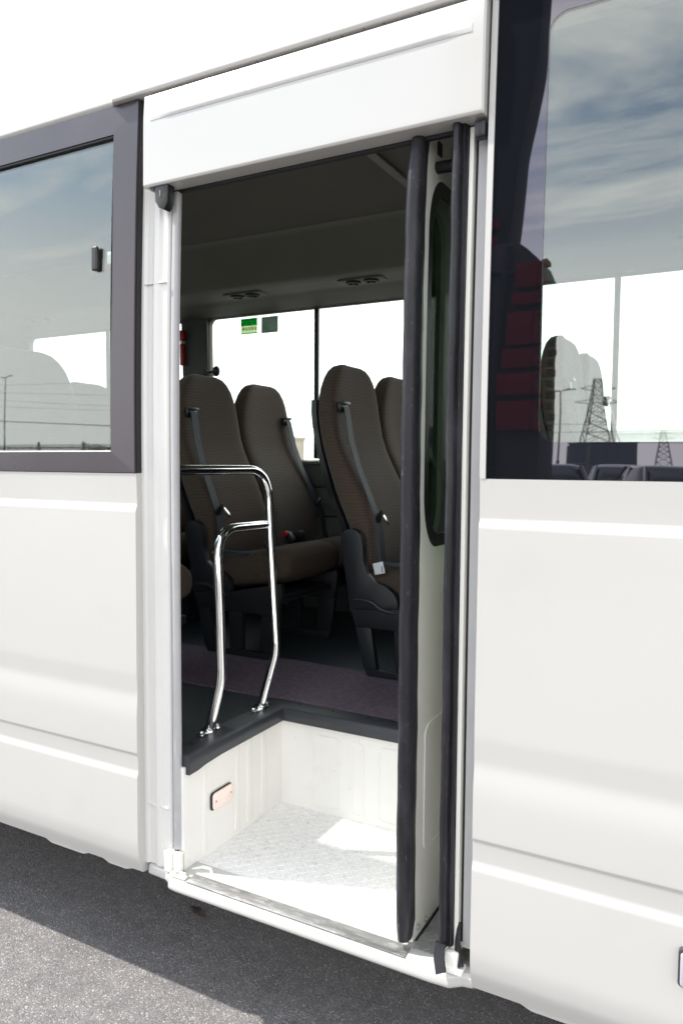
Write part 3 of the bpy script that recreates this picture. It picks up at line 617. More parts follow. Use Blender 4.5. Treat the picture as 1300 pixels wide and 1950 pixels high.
for cxv in (-4.55, -3.78, -3.05, -2.285, -1.615, -0.88, -0.15, 0.6):
    mb = MB(); mb.prism(rrect(0.235, 0.088, 0.02, 5, cxv, 1.735), 'z', 2.3055, 2.3125, 0.001)
    pn = mb.build('vent_plate', 'duct', duct)
    # tilt of the duct underside is small: outlets hang a little below it
    for dx in (-0.047, 0.047):
        mb = MB()
        n = 20; R1, R2 = 0.036, 0.026
        oring = [(cxv+dx+R1*math.cos(2*math.pi*k/n), 1.735+R1*math.sin(2*math.pi*k/n)) for k in range(n)]
        iring = [(cxv+dx+R2*math.cos(2*math.pi*k/n), 1.735+R2*math.sin(2*math.pi*k/n)) for k in range(n)]
        ring_plate(mb, oring, iring, 'z', 2.296, 2.3054)
        for a in (-0.5, 0.0, 0.5):
            mb.box(cxv+dx-0.0015, cxv+dx+0.0015, 1.735-0.0255, 1.735+0.0255, 2.298, 2.3050, rot=Matrix.Rotation(a+0.4, 3, 'Z'))
        mb.cyl((cxv+dx, 1.735, 2.293), (cxv+dx, 1.735, 2.2975), 0.008, 12)
        mb.build('air_outlet', 'plastic', duct)

# ---------------- folding door (two leaves folded at the front end of the doorway)
def leaf(x0, x1, y0, y1, z0, z1, slot):
    """leaf lying across the doorway, plane of constant x; slot = (ya, yb, za, zb, r) window"""
    ya, yb, za, zb, r = slot; mb = MB(); n = 10
    def lean(z): return skin(z)*0.9
    inner_ = []; ns = 10
    def arc(cy_, cz_, a0): return [(cy_+r*math.cos(math.radians(a0+90*k/ns)), cz_+r*1.6*math.sin(math.radians(a0+90*k/ns))) for k in range(ns)]
    cyc = [(yb-r, zb-r*1.6, 0, (y1, z1)), (ya+r, zb-r*1.6, 90, (y0, z1)), (ya+r, za+r*1.6, 180, (y0, z0)), (yb-r, za+r*1.6, 270, (y1, z0))]
    I = []; O = []
    for q, (cy_, cz_, a0, cor) in enumerate(cyc):
        I += arc(cy_, cz_, a0)
        A_ = {0: (y1, cz_), 90: (cy_, z1), 180: (y0, cz_), 270: (cy_, z0)}[a0]; B_ = {0: (cy_, z1), 90: (y0, cz_), 180: (cy_, z0), 270: (y1, cz_)}[a0]; h = ns//2
        O += [(A_[0]+(cor[0]-A_[0])*k/h, A_[1]+(cor[1]-A_[1])*k/h) for k in range(h)]+[(cor[0]+(B_[0]-cor[0])*k/h, cor[1]+(B_[1]-cor[1])*k/h) for k in range(h)]
        # straight run
        nx_ = cyc[(q+1) % 4]; e1 = {0: (cy_, zb), 90: (ya, cz_), 180: (cy_, za), 270: (yb, cz_)}[a0]
        a1 = nx_[2]; s2_ = {0: (yb, nx_[1]), 90: (nx_[0], zb), 180: (ya, nx_[1]), 270: (nx_[0], za)}[a1]
        oB = B_; oA = {0: (y1, nx_[1]), 90: (nx_[0], z1), 180: (y0, nx_[1]), 270: (nx_[0], z0)}[a1]
        for k in range(ns):
            t = k/ns; I.append((e1[0]+(s2_[0]-e1[0])*t, e1[1]+(s2_[1]-e1[1])*t)); O.append((oB[0]+(oA[0]-oB[0])*t, oB[1]+(oA[1]-oB[1])*t))
    N_ = len(I); vs = []
    for xx_ in (x0, x1):
        for L_ in (O, I): vs += [(xx_, y_+lean(z_), z_) for y_, z_ in L_]
    fs = []
    for i in range(N_):
        j = (i+1) % N_; fs += [(i, j, N_+j, N_+i), (2*N_+i, 3*N_+i, 3*N_+j, 2*N_+j), (i, 2*N_+i, 2*N_+j, j), (N_+i, N_+j, 3*N_+j, 3*N_+i)]
    mb.add(vs, fs); return mb, lean, I
def vert_seal(name, plan, z0, z1, parent, mat='rubber', n=24, wob=0.0006, lean_f=0.9, extra=None):
    rings = []
    for k in range(n+1):
        z = z0+(z1-z0)*k/n; wv = wob*math.sin(k*1.7)+wob*math.sin(k*0.6+1)
        e = extra(z) if extra else (0, 0, 1)
        cx_ = sum(p[0] for p in plan)/len(plan); cy_ = sum(p[1] for p in plan)/len(plan)
        rings.append([(cx_+(x-cx_)*e[2]+wv+e[0], cy_+(y-cy_)*e[2]+skin(z)*lean_f+e[1], z) for x, y in plan])
    mb = MB(); mb.loft(rings, True); return mb.build(name, mat, parent, smooth=45)
mb, lean, I_ = leaf(-0.644, -0.619, 0.045, 0.43, 0.380, 2.20, (0.078, 0.40, 1.262, 2.078, 0.075))
# pressed lower panel rim on the leaf face
ring_plate(mb, rrect(0.27, 0.30, 0.03, 5, 0.235, 0.71), rrect(0.255, 0.285, 0.024, 5, 0.235, 0.71), 'x', -0.6192, -0.6165)
leafA = mb.build('door_leaf', 'cream', B, smooth=30)
# glass and black surround of the leaf window
ctr = (0.239, 1.67)
mb = MB(); n = len(I_); sh = [(ctr[0]+(y-ctr[0])*0.86, ctr[1]+(z-ctr[1])*0.93) for y, z in I_]
vs = [(xx_, y+lean(z), z) for xx_ in (-0.628, -0.6185) for L_ in (I_, sh) for y, z in L_]; fs = []
for i in range(n):
    j = (i+1) % n; fs += [(i, j, n+j, n+i), (2*n+i, 3*n+i, 3*n+j, 2*n+j), (i, 2*n+i, 2*n+j, j), (n+i, n+j, 3*n+j, 3*n+i)]
mb.add(vs, fs); mb.build('window_surround', 'black', leafA)
mb = MB(); vs = [(-0.625, y+lean(z), z) for y, z in sh]+[(-0.623, y+lean(z), z) for y, z in sh]
mb.add(vs, [tuple(range(n)), tuple(range(2*n-1, n-1, -1))]+[(i, n+i, n+(i+1) % n, (i+1) % n) for i in range(n)]); mb.build('pane', 'glass_door', leafA)
d1 = [(-0.612, 0.060), (-0.604, 0.052), (-0.601, 0.034), (-0.604, 0.018), (-0.612, 0.008), (-0.624, 0.004), (-0.634, 0.008), (-0.640, 0.018), (-0.642, 0.034), (-0.638, 0.052), (-0.628, 0.060)]
d1 = [(-0.632+(x+0.6215)*0.90, y) for x, y in d1]; d1 = [tuple(p) for p in fillet(d1+d1[:1], 0.004, 2)][:-1]
def ex1(z):
    if z < 0.43: return (0, 0, 0.80+0.2*(z-0.396)/0.034)
    if z > 2.07: return (0.002*(z-2.07)/0.06, 0.012*(z-2.07)/0.06, 1-0.12*(z-2.07)/0.06)
    return (0, 0, 1)
vert_seal('edge_seal', d1, 0.396, 2.138, leafA, extra=ex1, n=44)
mb = MB(); mb.cyl((-0.619, 0.128, 2.098), (-0.577, 0.122, 2.094), 0.013, 18); mb.cyl((-0.580, 0.1224, 2.0943), (-0.572, 0.1215, 2.0935), 0.015, 18); mb.build('door_buffer', 'black', leafA)
mb = MB(); mb.prism([(0.142+p[0], 2.142+p[1]) for p in rrect(0.026, 0.03, 0.005, 3)], 'x', -0.6195, -0.6170); mb.build('slot_cover', 'black', leafA)
for y, z in ((0.070, 0.404), (0.118, 0.396)):
    mb = MB(); mb.cyl((-0.619, y, z), (-0.614, y, z), 0.0065, 6); mb.cyl((-0.614, y, z), (-0.6125, y, z), 0.004, 12); mb.build('leaf_bolt', 'bolt', leafA)
mb = MB(); mb.box(-0.642, -0.616, 0.062, 0.42, 0.372, 0.3795, 0.002); mb.build('brush_strip', 'fuzz', leafA)
mb, lean, I_ = leaf(-0.545, -0.516, 0.050, 0.43, 0.372, 2.20, (0.10, 0.40, 1.262, 2.078, 0.06))
leafB = mb.build('door_leaf', 'cream', B, smooth=30)
mb = MB(); ctr = (0.25, 1.67); n = len(I_); sh = I_
vs = [(-0.532, y+lean(z), z) for y, z in sh]+[(-0.529, y+lean(z), z) for y, z in sh]
mb.add(vs, [tuple(range(n)), tuple(range(2*n-1, n-1, -1))]+[(i, n+i, n+(i+1) % n, (i+1) % n) for i in range(n)]); mb.build('pane', 'glass_door', leafB)
d2 = [(-0.522, 0.056), (-0.5165, 0.048), (-0.5160, 0.022), (-0.520, 0.012), (-0.526, 0.015), (-0.527, 0.008), (-0.531, 0.0), (-0.539, 0.0), (-0.544, 0.007), (-0.5475, 0.022), (-0.547, 0.050), (-0.542, 0.056)]
d2 = [tuple(p) for p in fillet(d2+d2[:1], 0.0025, 2)][:-1]
vert_seal('edge_seal', d2, 0.420, 2.150, leafB, n=40)
# pale lip along the seal, flared rubber tongue at its foot
lip = [(-0.5475, 0.030), (-0.5505, 0.027), (-0.5510, 0.030), (-0.5485, 0.034)]
vert_seal('seal_lip', lip, 0.43, 2.145, leafB, 'seal', 40, wob=0.0012)
mb = MB(); mb.loft([[(-0.547, -0.001, 0.432), (-0.526, -0.001, 0.432), (-0.525, 0.008, 0.432), (-0.546, 0.008, 0.432)],
                   [(-0.548, -0.006, 0.420), (-0.527, -0.005, 0.421), (-0.526, 0.002, 0.421), (-0.547, 0.001, 0.420)],
                   [(-0.545, -0.016, 0.404), (-0.524, -0.014, 0.408), (-0.523, -0.009, 0.408), (-0.544, -0.011, 0.404)],
                   [(-0.535, -0.029, 0.380), (-0.515, -0.026, 0.390), (-0.514, -0.022, 0.390), (-0.534, -0.025, 0.381)]], True); mb.build('seal_tongue', 'rubber', leafB, smooth=50)
mb = MB(); mb.tube([(-0.505, 0.030, 0.47), (-0.507, 0.026, 0.43), (-0.503, 0.020, 0.40), (-0.496, 0.014, 0.384)], [0.004, 0.006, 0.009, 0.008], 10); mb.build('hinge_gaiter', 'rubber', leafB)
mb = MB(); mb.box(-0.530, -0.500, 0.004, 0.024, 0.3745, 0.414, 0.004); mb.box(-0.536, -0.488, -0.004, 0.032, 0.3742, 0.382, 0.002); mb.build('hinge_foot', 'cream', B)
mb = MB(); mb.box(-0.497, -0.474, 0.012, 0.038, 2.095, 2.128, 0.005); mb.build('hinge_bracket', 'black', B)
# bare chequer plate between the leaves
lv.clear(); lf.clear(); mb = MB(); mb.box(-0.614, -0.470, 0.036, 0.21, 0.3745, 0.3758)
for i in range(7):
    for j in range(9): lozenge(-0.604+0.019*i, 0.045+0.019*j, math.radians(45) if (i+j) % 2 else math.radians(-45), z=0.3758)
mb.add(lv, lf); mb.build('tread_plate', 'ovenplate', B, smooth=30)

# ---------------- guard rail beside the step
R_ = 0.0138
p1 = [(-1.322, 0.215, 0.684), (-1.279, 0.215, 0.845), (-1.290, 0.222, 1.05), (-1.305, 0.228, 1.262), (-1.315, 0.505, 1.258)]
p2 = [(-1.310, 0.452, 0.684), (-1.262, 0.470, 0.868), (-1.302, 0.498, 1.20), (-1.322, 0.512, 1.430), (-1.322, 0.06, 1.430)]
mb = MB(); mb.tube(fillet(p1, [0, 0.03, 0.05, 0.10, 0], 10), R_, 20); mb.tube(fillet(p2, [0, 0.03, 0.05, 0.12, 0], 10), R_, 20)
rail = mb.build('guard_rail', 'chrome', B, smooth=60)
for cxx, cyy in ((-1.322, 0.215), (-1.310, 0.452)):
    mb = MB(); mb.cyl((cxx, cyy, 0.6835), (cxx, cyy, 0.6885), 0.024, 24); mb.cyl((cxx, cyy, 0.6885), (cxx, cyy, 0.696), 0.017, 24); mb.box(cxx-0.013, cxx+0.013, cyy-0.045, cyy+0.045, 0.6832, 0.6868, 0.0015)
    fl = mb.build('rail_flange', 'chrome', rail)
    for s_ in (-1, 1):
        mb = MB(); mb.cyl((cxx, cyy+s_*0.036, 0.6868), (cxx, cyy+s_*0.036, 0.692), 0.0085, 6); mb.sphere((cxx, cyy+s_*0.036, 0.693), 0.006, 0.006, 0.004, 10, 6); mb.build('rail_bolt', 'chrome', rail)

# ---------------- passenger seats
def superellipse(cx_, hw, cy_, hh, n=28, e=3.2):
    pts = []
    for k in range(n):
        a = 2*math.pi*k/n; c, s_ = math.cos(a), math.sin(a)
        pts.append((cx_+hw*math.copysign(abs(c)**(2/e), c), cy_+hh*math.copysign(abs(s_)**(2/e), s_)))
    return pts
ST = [(1.045, 0.045, -0.005, 0.195), (1.10, 0.070, -0.025, 0.208), (1.22, 0.068, -0.055, 0.212), (1.31, 0.040, -0.098, 0.214), (1.335, 0.028, -0.108, 0.2125), (1.345, 0.026, -0.112, 0.2145), (1.42, -0.018, -0.134, 0.216), (1.50, -0.060, -0.158, 0.216), (1.56, -0.083, -0.172, 0.2155), (1.575, -0.084, -0.175, 0.213), (1.585, -0.087, -0.177, 0.2145),
      (1.64, -0.096, -0.186, 0.211), (1.69, -0.100, -0.190, 0.202), (1.735, -0.103, -0.190, 0.188), (1.775, -0.106, -0.187, 0.166), (1.805, -0.112, -0.182, 0.140), (1.825, -0.121, -0.172, 0.112), (1.835, -0.134, -0.158, 0.075)]
def backrest_mb(front=True, grow=0.0):
    rings = []
    for z, xf, xb, hw in ST:
        ring = []
        for k in range(36):
            a = 2*math.pi*k/36; c, s_ = math.cos(a), math.sin(a); e = 4.2
            yy_ = hw*math.copysign(abs(c)**(2/e), c); tt = math.copysign(abs(s_)**(2/e), s_)
            xm_, h_ = (xf+xb)/2, (xf-xb)/2
            x = xm_+h_*tt
            if tt > 0: x -= 0.020*(1-min(1, (yy_/hw)**2))*tt*min(1, hw/0.2) - 0.004
            ring.append((x, yy_, z))
        rings.append(ring)
    mb = MB(); mb.loft(rings, True); return mb
def shell_mb():
    rings = []
    for z, xf, xb, hw in ST:
        if z > 1.72 or z < 1.08: continue
        h2 = hw+0.003; rings.append([(xb+0.012, -h2, z), (xb-0.010, -h2, z), (xb-0.020, -h2+0.02, z), (xb-0.020, h2-0.02, z), (xb-0.010, h2, z), (xb+0.012, h2, z)])
    mb = MB(); mb.loft(rings, True); return mb
def cushion_mb():
    rings = []
    for x, zt, zb, hw in ((-0.02, 1.03, 0.96, 0.19), (0.02, 1.055, 0.94, 0.208), (0.08, 1.066, 0.932, 0.214), (0.16, 1.078, 0.936, 0.216), (0.24, 1.096, 0.945, 0.217), (0.31, 1.112, 0.955, 0.217), (0.36, 1.119, 0.966, 0.217), (0.395, 1.116, 0.978, 0.215), (0.418, 1.102, 0.992, 0.208), (0.430, 1.082, 1.010, 0.196), (0.434, 1.060, 1.030, 0.17)):
        rings.append([(x, p[0], p[1]) for p in superellipse(0, hw, (zt+zb)/2, (zt-zb)/2, 32, 4.5)])
    mb = MB(); mb.loft(rings, True); return mb
def side_shell(sy, y_in, legs=True):
    """moulded side panel and leg on one side (sy = -1: towards -y)"""
    mb = MB(); a, b = sorted((y_in, y_in+sy*0.034))
    up = [(-0.044, 1.150), (-0.043, 1.185), (-0.026, 1.207), (-0.002, 1.215), (0.022, 1.208), (0.040, 1.188), (0.047, 1.155), (0.050, 1.095), (0.066, 1.050), (0.095, 1.024), (0.140, 1.012), (0.172, 0.990), (0.186, 0.962), (0.188, 0.935), (-0.004, 0.918), (-0.020, 1.02)]
    mb.prism([(p.x, p.y) for p in fillet(up+up[:1], 0.008, 3)[:-1]], 'y', a, b, 0.005, 2)
    a2, b2 = a+0.004, b-0.004
    mb.prism([(-0.004, 0.9175), (0.188, 0.9345), (0.425, 0.985), (0.428, 0.955), (0.415, 0.856), (0.018, 0.856)], 'y', a2, b2, 0.003)
    mb.prism([(0.018, 0.8555), (0.080, 0.8555), (0.104, 0.7055), (0.052, 0.7055)], 'y', a2, b2, 0.003)
    mb.prism([(0.172, 0.8555), (0.240, 0.8555), (0.240, 0.7055), (0.180, 0.7055)], 'y', a2, b2, 0.003)
    mb.prism([(0.335, 0.8555), (0.415, 0.8555), (0.395, 0.7055), (0.322, 0.7055)], 'y', a2, b2, 0.003)
    mb.prism([(0.052, 0.705), (0.066, 0.680), (0.082, 0.6722), (0.372, 0.6722), (0.388, 0.680), (0.395, 0.705)], 'y', a2, b2, 0.004)
    # raised ridge across the panel
    yo = a if sy < 0 else b
    mb.tube([(0.012, yo, 0.955), (0.060, yo, 0.957), (0.090, yo, 0.950), (0.120, yo, 0.930), (0.150, yo, 0.922), (0.182, yo, 0.921)], [0.004, 0.008, 0.009, 0.008, 0.007, 0.003], 8)
    return mb
def make_seat(double_leg=True):
    """seat part (shell) with sub-parts, origin at hinge x, seat centre y, z=0 absolute"""
    # under-seat frame is included in the shell mesh
    mb = side_shell(-1, -0.222)
    mb.box(0.05, 0.40, -0.215, 0.205, 0.915, 0.930, 0.004); mb.box(0.36, 0.40, -0.215, 0.205, 0.90, 0.914, 0.004)
    sh_ = mb.build('passenger_seat', 'plastic', B, smooth=40)
    bb = backrest_mb().build('backrest', 'fabric', sh_, smooth=60)
    shell_mb().build('back_shell', 'black', sh_, smooth=40)
    cushion_mb().build('seat_cushion', 'sidefabric', sh_, smooth=60)
    return sh_
def make_belt(parent, s):
    """belt of a seat; s = -1: reel on the -y side"""
    y0 = s*0.150
    mb = MB(); mb.box(-0.106, -0.086, y0-0.030, y0+0.030, 1.645, 1.682, 0.004); mb.box(-0.088, -0.076, y0-0.026, y0+0.030, 1.672, 1.684, 0.002); mb.build('belt_guide', 'black', parent)
    pts = [(-0.088, y0, 1.665, 0), (-0.078, y0+0.004*s, 1.62, 0), (-0.062, y0+0.01*s, 1.54, 0), (-0.022, y0+0.018*s, 1.43, 0), (0.022, y0+0.026*s, 1.34, 0), (0.062, y0+0.036*s, 1.26, 0), (0.082, y0+0.045*s, 1.20, 0), (0.092, y0+0.052*s, 1.12, 0), (0.105, y0+0.060*s, 1.06, 0)]
    rings = []
    for x, y, z, _ in pts:
        rings.append([(x+0.008, y-0.021, z), (x+0.008, y+0.021, z), (x+0.0105, y+0.021, z), (x+0.0105, y-0.021, z)])
    mb = MB(); mb.loft(rings, True); mb.build('seat_belt', 'belt', parent, smooth=50)
    x, y, z = 0.074, y0+0.036*s, 1.255
    rot = Matrix.Rotation(math.radians(38), 3, 'X')
    mb = MB(); mb.box(x, x+0.014, y-0.027, y+0.027, z-0.008, z+0.010, 0.003, rot=rot); mb.build('belt_slider', 'black', parent)
    mb = MB(); mb.box(x+0.006, x+0.010, y+0.014, y+0.034, z-0.060, z-0.008, 0.002, rot=Matrix.Rotation(math.radians(-22), 3, 'Y') @ rot, piv=(x, y, z)); mb.build('belt_tongue', 'steel', parent)
def make_tag(parent):
    mb = MB(); mb.box(0.078, 0.120, -0.228, -0.2262, 1.052, 1.094, 0.0008, rot=Matrix.Rotation(math.radians(-14), 3, 'Y')); mb.build('care_label', 'tag', parent)
    mb = MB(); mb.box(0.100, 0.24, -0.214, -0.196, 1.082, 1.094, 0.002); mb.build('lap_belt', 'belt', parent)
aisle = make_seat(); make_belt(aisle, -1); make_tag(aisle)
windowseat = make_seat(); make_belt(windowseat, 1)
# buckle between the two seats
def buckle(parent):
    mb = MB(); mb.box(0.145, 0.180, -0.232, -0.198, 1.085, 1.135, 0.006, rot=Matrix.Rotation(math.radians(-35), 3, 'Y')); b_ = mb.build('belt_buckle', 'black', parent)
    mb = MB(); mb.box(0.128, 0.158, -0.236, -0.206, 1.118, 1.138, 0.005, rot=Matrix.Rotation(math.radians(-35), 3, 'Y')); mb.build('release_button', 'red', parent)
    mb = MB(); mb.box(0.12, 0.20, -0.170, -0.130, 1.080, 1.135, 0.008, rot=Matrix.Rotation(math.radians(40), 3, 'X')); mb.build('buckle_stalk', 'black', parent)
buckle(windowseat)
PX = 0.73; X0 = -1.255; YA, YB = 1.208, 1.652
aisle.location = (X0, YA, 0); windowseat.location = (X0, YB, 0)
for k in (-4, -3, -2, -1, 1, 2):
    ex, ez = (0.10, 0.05) if k >= 1 else (0.0, 0.0)
    a_ = copy_part(aisle, B); a_.location = (X0+PX*k+ex, YA, ez)
    b_ = copy_part(windowseat, B); b_.location = (X0+PX*k+ex, YB, ez)
for xs_ in (-2.065, -2.795, -3.525):
    c_ = copy_part(aisle, B); c_.location = (xs_, 0.325, 0)

# marker lamp on the lower front side panel
mb = MB(); mb.prism(rrect(0.10, 0.072, 0.008, 5, -0.026, 0.546), 'y', -0.020, -0.008, 0.002); ml = mb.build('side_marker', 'frame', B)
mb = MB(); mb.prism(rrect(0.092, 0.064, 0.006, 5, -0.026, 0.546), 'y', -0.026, -0.0201, 0.003); mb.build('marker_lens', 'lampgrey', ml)

# wheels (out of frame, they carry the bus)
def wheel(x, y):
    mb = MB(); prof_ = [(0.20, 0.0), (0.33, 0.01), (0.37, 0.03), (0.375, 0.10), (0.37, 0.17), (0.33, 0.19), (0.20, 0.20)]; n = 32
    rings = [[(x+r*math.cos(2*math.pi*k/n), y+w_, 0.375+r*math.sin(2*math.pi*k/n)) for k in range(n)] for r, w_ in prof_]
    mb.loft(rings, True); t_ = mb.build('wheel', 'tyre', B); return t_
for x in (-4.3, 1.55):
    for y in (0.10, 1.74): wheel(x, y)

# ================================================================== loose things by the bus
# carpet runner lying in the aisle
mb = MB(); nx, ny = 90, 8; vs = []
for j in range(ny+1):
    for i in range(nx+1):
        x = -4.6+6.2*i/nx; y = 0.582+0.42*j/ny
        if j == 0: y += 0.006*math.sin(x*9)+0.004*math.sin(x*23)
        if j == ny: y += 0.006*math.sin(x*8+1)+0.003*math.sin(x*19)
        vs.append((x, y, 0.6765+0.0035+0.0018*math.sin(x*11+y*5)))
m_ = (nx+1)*(ny+1); vs2 = [(a, b, 0.6728) for a, b, c in vs]
fs = [(j*(nx+1)+i, j*(nx+1)+i+1, (j+1)*(nx+1)+i+1, (j+1)*(nx+1)+i) for j in range(ny) for i in range(nx)]
rim = list(range(nx+1))+[(j+1)*(nx+1)-1 for j in range(1, ny+1)]+[ny*(nx+1)+i for i in range(nx-1, -1, -1)]+[j*(nx+1) for j in range(ny-1, 0, -1)]
fs += [(rim[k], rim[(k+1) % len(rim)], m_+rim[(k+1) % len(rim)], m_+rim[k]) for k in range(len(rim))]
mb.add(vs+vs2, fs); tag(mb.build('floor_mat', 'mat', None, smooth=40), 'plum grey carpet runner lying along the minibus aisle floor', 'mat')
# brown smudge under the sill, a ground stain modelled as a leaf-shaped sheet
mb = MB(); vs = []; n = 9
for k in range(n+1):
    t = k/n; w_ = 0.028*math.sin(math.pi*min(1, t*1.05))**0.7*(1+0.25*math.sin(k*2.2))
    for s_ in (-1, 0, 1): vs.append((-1.54+0.085*t, 0.385-0.02*t+s_*w_*0.7, 0.004+abs(s_)*0.004*math.sin(t*5+s_)+0.003*t))
mb.add(vs, [(k*3+i, k*3+i+1, k*3+i+4, k*3+i+3) for k in range(n) for i in range(2)])
lf_ = mb.build('ground_smudge', 'smudgebrown', None, smooth=60); md = lf_.modifiers.new('thick', 'SOLIDIFY'); md.thickness = 0.001
tag(lf_, 'small reddish brown smudge on the shaded asphalt below the door sill', 'leaf')

# ================================================================== yard behind the camera (seen mirrored in the glass)
def lamp_post(x, y, h, label):
    t = thing('street_lamp', label, 'street lamp', (x, y, 0), 0, 'street lamps in the yard mirrored in the windows')
    mb = MB(); mb.cyl((0, 0, 0), (0, 0, h*0.22), 0.15, 12, 0.14); mb.cyl((0, 0, h*0.22), (0, 0, h), 0.085, 12, 0.05); mb.build('pole', 'galv', t)
    mb = MB(); mb.tube([(0, 0, h), (0.25, 0, h+0.12), (0.7, 0, h+0.2)], 0.05, 8); mb.tube([(0, 0, h), (-0.2, 0, h+0.08), (-0.5, 0, h+0.05)], 0.05, 8); mb.build('arm', 'galv', t)
    mb = MB(); mb.box(0.5, 1.15, -0.16, 0.16, h+0.16, h+0.27, 0.04); mb.box(-0.75, -0.35, -0.14, 0.14, h+0.0, h+0.10, 0.03); mb.build('lamp_head', 'galv', t)
    return t
lamp_post(-13.5, -60, 8.6, 'slim street lamp mirrored low in the front side glass beside the lattice tower')
lamp_post(-80.2, -60, 13.9, 'tall street lamp mirrored in the rear side window near its left edge')
def pylon(x, y, h, label, wb=10):
    t = thing('electricity_pylon', label, 'pylon', (x, y, 0), 0, 'lattice pylons mirrored in the front side glass')
    mb = MB(); lev = [0, 0.16, 0.3, 0.43, 0.55, 0.66, 0.76, 0.84, 0.92, 1.0]
    def half(f): return wb/2*(1-f)+0.9*f
    pts = [[(half(f)*sx, half(f)*sy, h*f) for sx, sy in ((1, 1), (-1, 1), (-1, -1), (1, -1))] for f in lev]
    for k in range(len(lev)-1):
        for c in range(4):
            d = (c+1) % 4
            mb.tube([pts[k][c], pts[k+1][c]], 0.17, 5); mb.tube([pts[k][c], pts[k+1][d]], 0.10, 4); mb.tube([pts[k][d], pts[k+1][c]], 0.10, 4); mb.tube([pts[k+1][c], pts[k+1][d]], 0.09, 4)
    mb.build('tower', 'galv', t, smooth=0)
    for f, L_ in ((0.74, 6), (0.88, 4.5)):
        mb = MB()
        for s_ in (-1, 1):
            mb.tube([(0.9*s_, 0, h*f), (L_*s_, 0, h*f+0.8)], 0.12, 4); mb.tube([(0.9*s_, 0, h*(f+0.06)), (L_*s_, 0, h*f+0.8)], 0.10, 4)
        mb.build('cross_arm', 'galv', t, smooth=0)
    return t
pylon(-34.8, -200, 28.5, 'tall lattice pylon mirrored in the front side glass over the seat outline', 10)
pylon(-37.6, -420, 25, 'small distant lattice pylon mirrored low in the front side glass', 9)
# overhead wires
def wires(zs, y, x0, x1, sag, label, r=0.035, grp='overhead wires crossing the mirrored sky'):
    for k, (za, zb) in enumerate(zs):
        mb = MB(); n = 40; mb.tube([(x0+(x1-x0)*i/n, y, za+(zb-za)*i/n-sag*4*(i/n)*(1-i/n)) for i in range(n+1)], r, 5)
        tag(mb.build('power_line', 'galv', None), label[k], 'wire', grp)
wires([(27.6, 22.9), (28.3, 18.2), (27.3, 14.8), (24.2, 14.2)], -120, -230, -95, 1.2, ['topmost thin overhead wire mirrored in the rear side window', 'second thin overhead wire from the top mirrored in the rear side window', 'third thin overhead wire from the top mirrored in the rear side window', 'lowest of the thin overhead wires mirrored in the rear side window'])
wires([(18.1, 10.0)], -120, -230, -95, 0.3, ['thick lone cable mirrored in the rear side window above the railing'], 0.14)
wires([(14.5, 12.5), (11.5, 12.0), (9.5, 7.5)], -170, -60, 20, 1.0, ['upper overhead wire mirrored across the lattice pylon', 'middle overhead wire mirrored across the lattice pylon', 'lower overhead wire mirrored across the lattice pylon'], 0.06)
# railing fence
fe = thing('railing_fence', 'long dark railing mirrored low in the rear side window', 'fence', (-60, -40, 0))
mb = MB()
for z in (0.5, 3.05): mb.box(-25, 40, -0.04, 0.04, z, z+0.10)
mb.build('rail', 'galv', fe)
for k in range(14): mb = MB(); mb.box(-25+5*k-0.07, -25+5*k+0.07, -0.07, 0.07, 0, 3.6); mb.build('post', 'galv', fe)
mb = MB()
for k in range(260):
    x = -25+0.25*k; mb.box(x-0.025, x+0.025, -0.03, 0.03, 0.15, 3.4)
mb.build('bars', 'galv', fe)['kind'] = 'stuff'
# hedge-like trees behind it
def tree(x, y, h, r, label, nl=900):
    t = thing('tree', label, 'tree', (x, y, 0), 0, 'trees behind the mirrored yard')
    mb = MB(); mb.tube([(0, 0, 0), (0.1, 0.05, h*0.35), (0.0, 0.1, h*0.7)], [0.16, 0.11, 0.05], 8)
    for k in range(6):
        a = k*1.05; mb.tube([(0.05, 0.05, h*(0.3+0.06*k)), (r*0.6*math.cos(a), r*0.6*math.sin(a), h*(0.55+0.06*k))], [0.05, 0.02], 5)
    mb.build('trunk', 'bark', t)
    mb = MB(); blobs = [(random.uniform(-.6, .6)*r, random.uniform(-.6, .6)*r, h*random.uniform(.45, .9), r*random.uniform(.3, .55)) for _ in range(9)]
    for _ in range(nl):
        bx_, by_, bz_, br_ = random.choice(blobs); d = Vector((random.gauss(0, 1), random.gauss(0, 1), random.gauss(0, 1))).normalized()*br_*random.uniform(.5, 1.0)
        c = Vector((bx_, by_, bz_))+d; u = Vector((random.gauss(0, 1), random.gauss(0, 1), random.gauss(0, 1))).normalized(); v_ = u.cross(d).normalized(); s_ = random.uniform(.08, .18)
        mb.add([c-u*s_, c+v_*s_*.6, c+u*s_, c-v_*s_*.6], [(0, 1, 2, 3)])
    mb.build('crown', 'leaf', t, smooth=0)
for k, (x, y, h, r) in enumerate(((-46, -44, 3.4, 1.8), (-50, -46, 3.6, 2.2), (-55, -45, 3.0, 1.6), (-40.5, -44, 3.5, 2.2))):
    tree(x, y, h, r, ['bushy tree behind the mirrored railing, second from the right', 'widest bushy tree behind the mirrored railing', 'lowest bushy tree behind the mirrored railing at its left', 'bushy tree at the right end of the mirrored railing'][k])
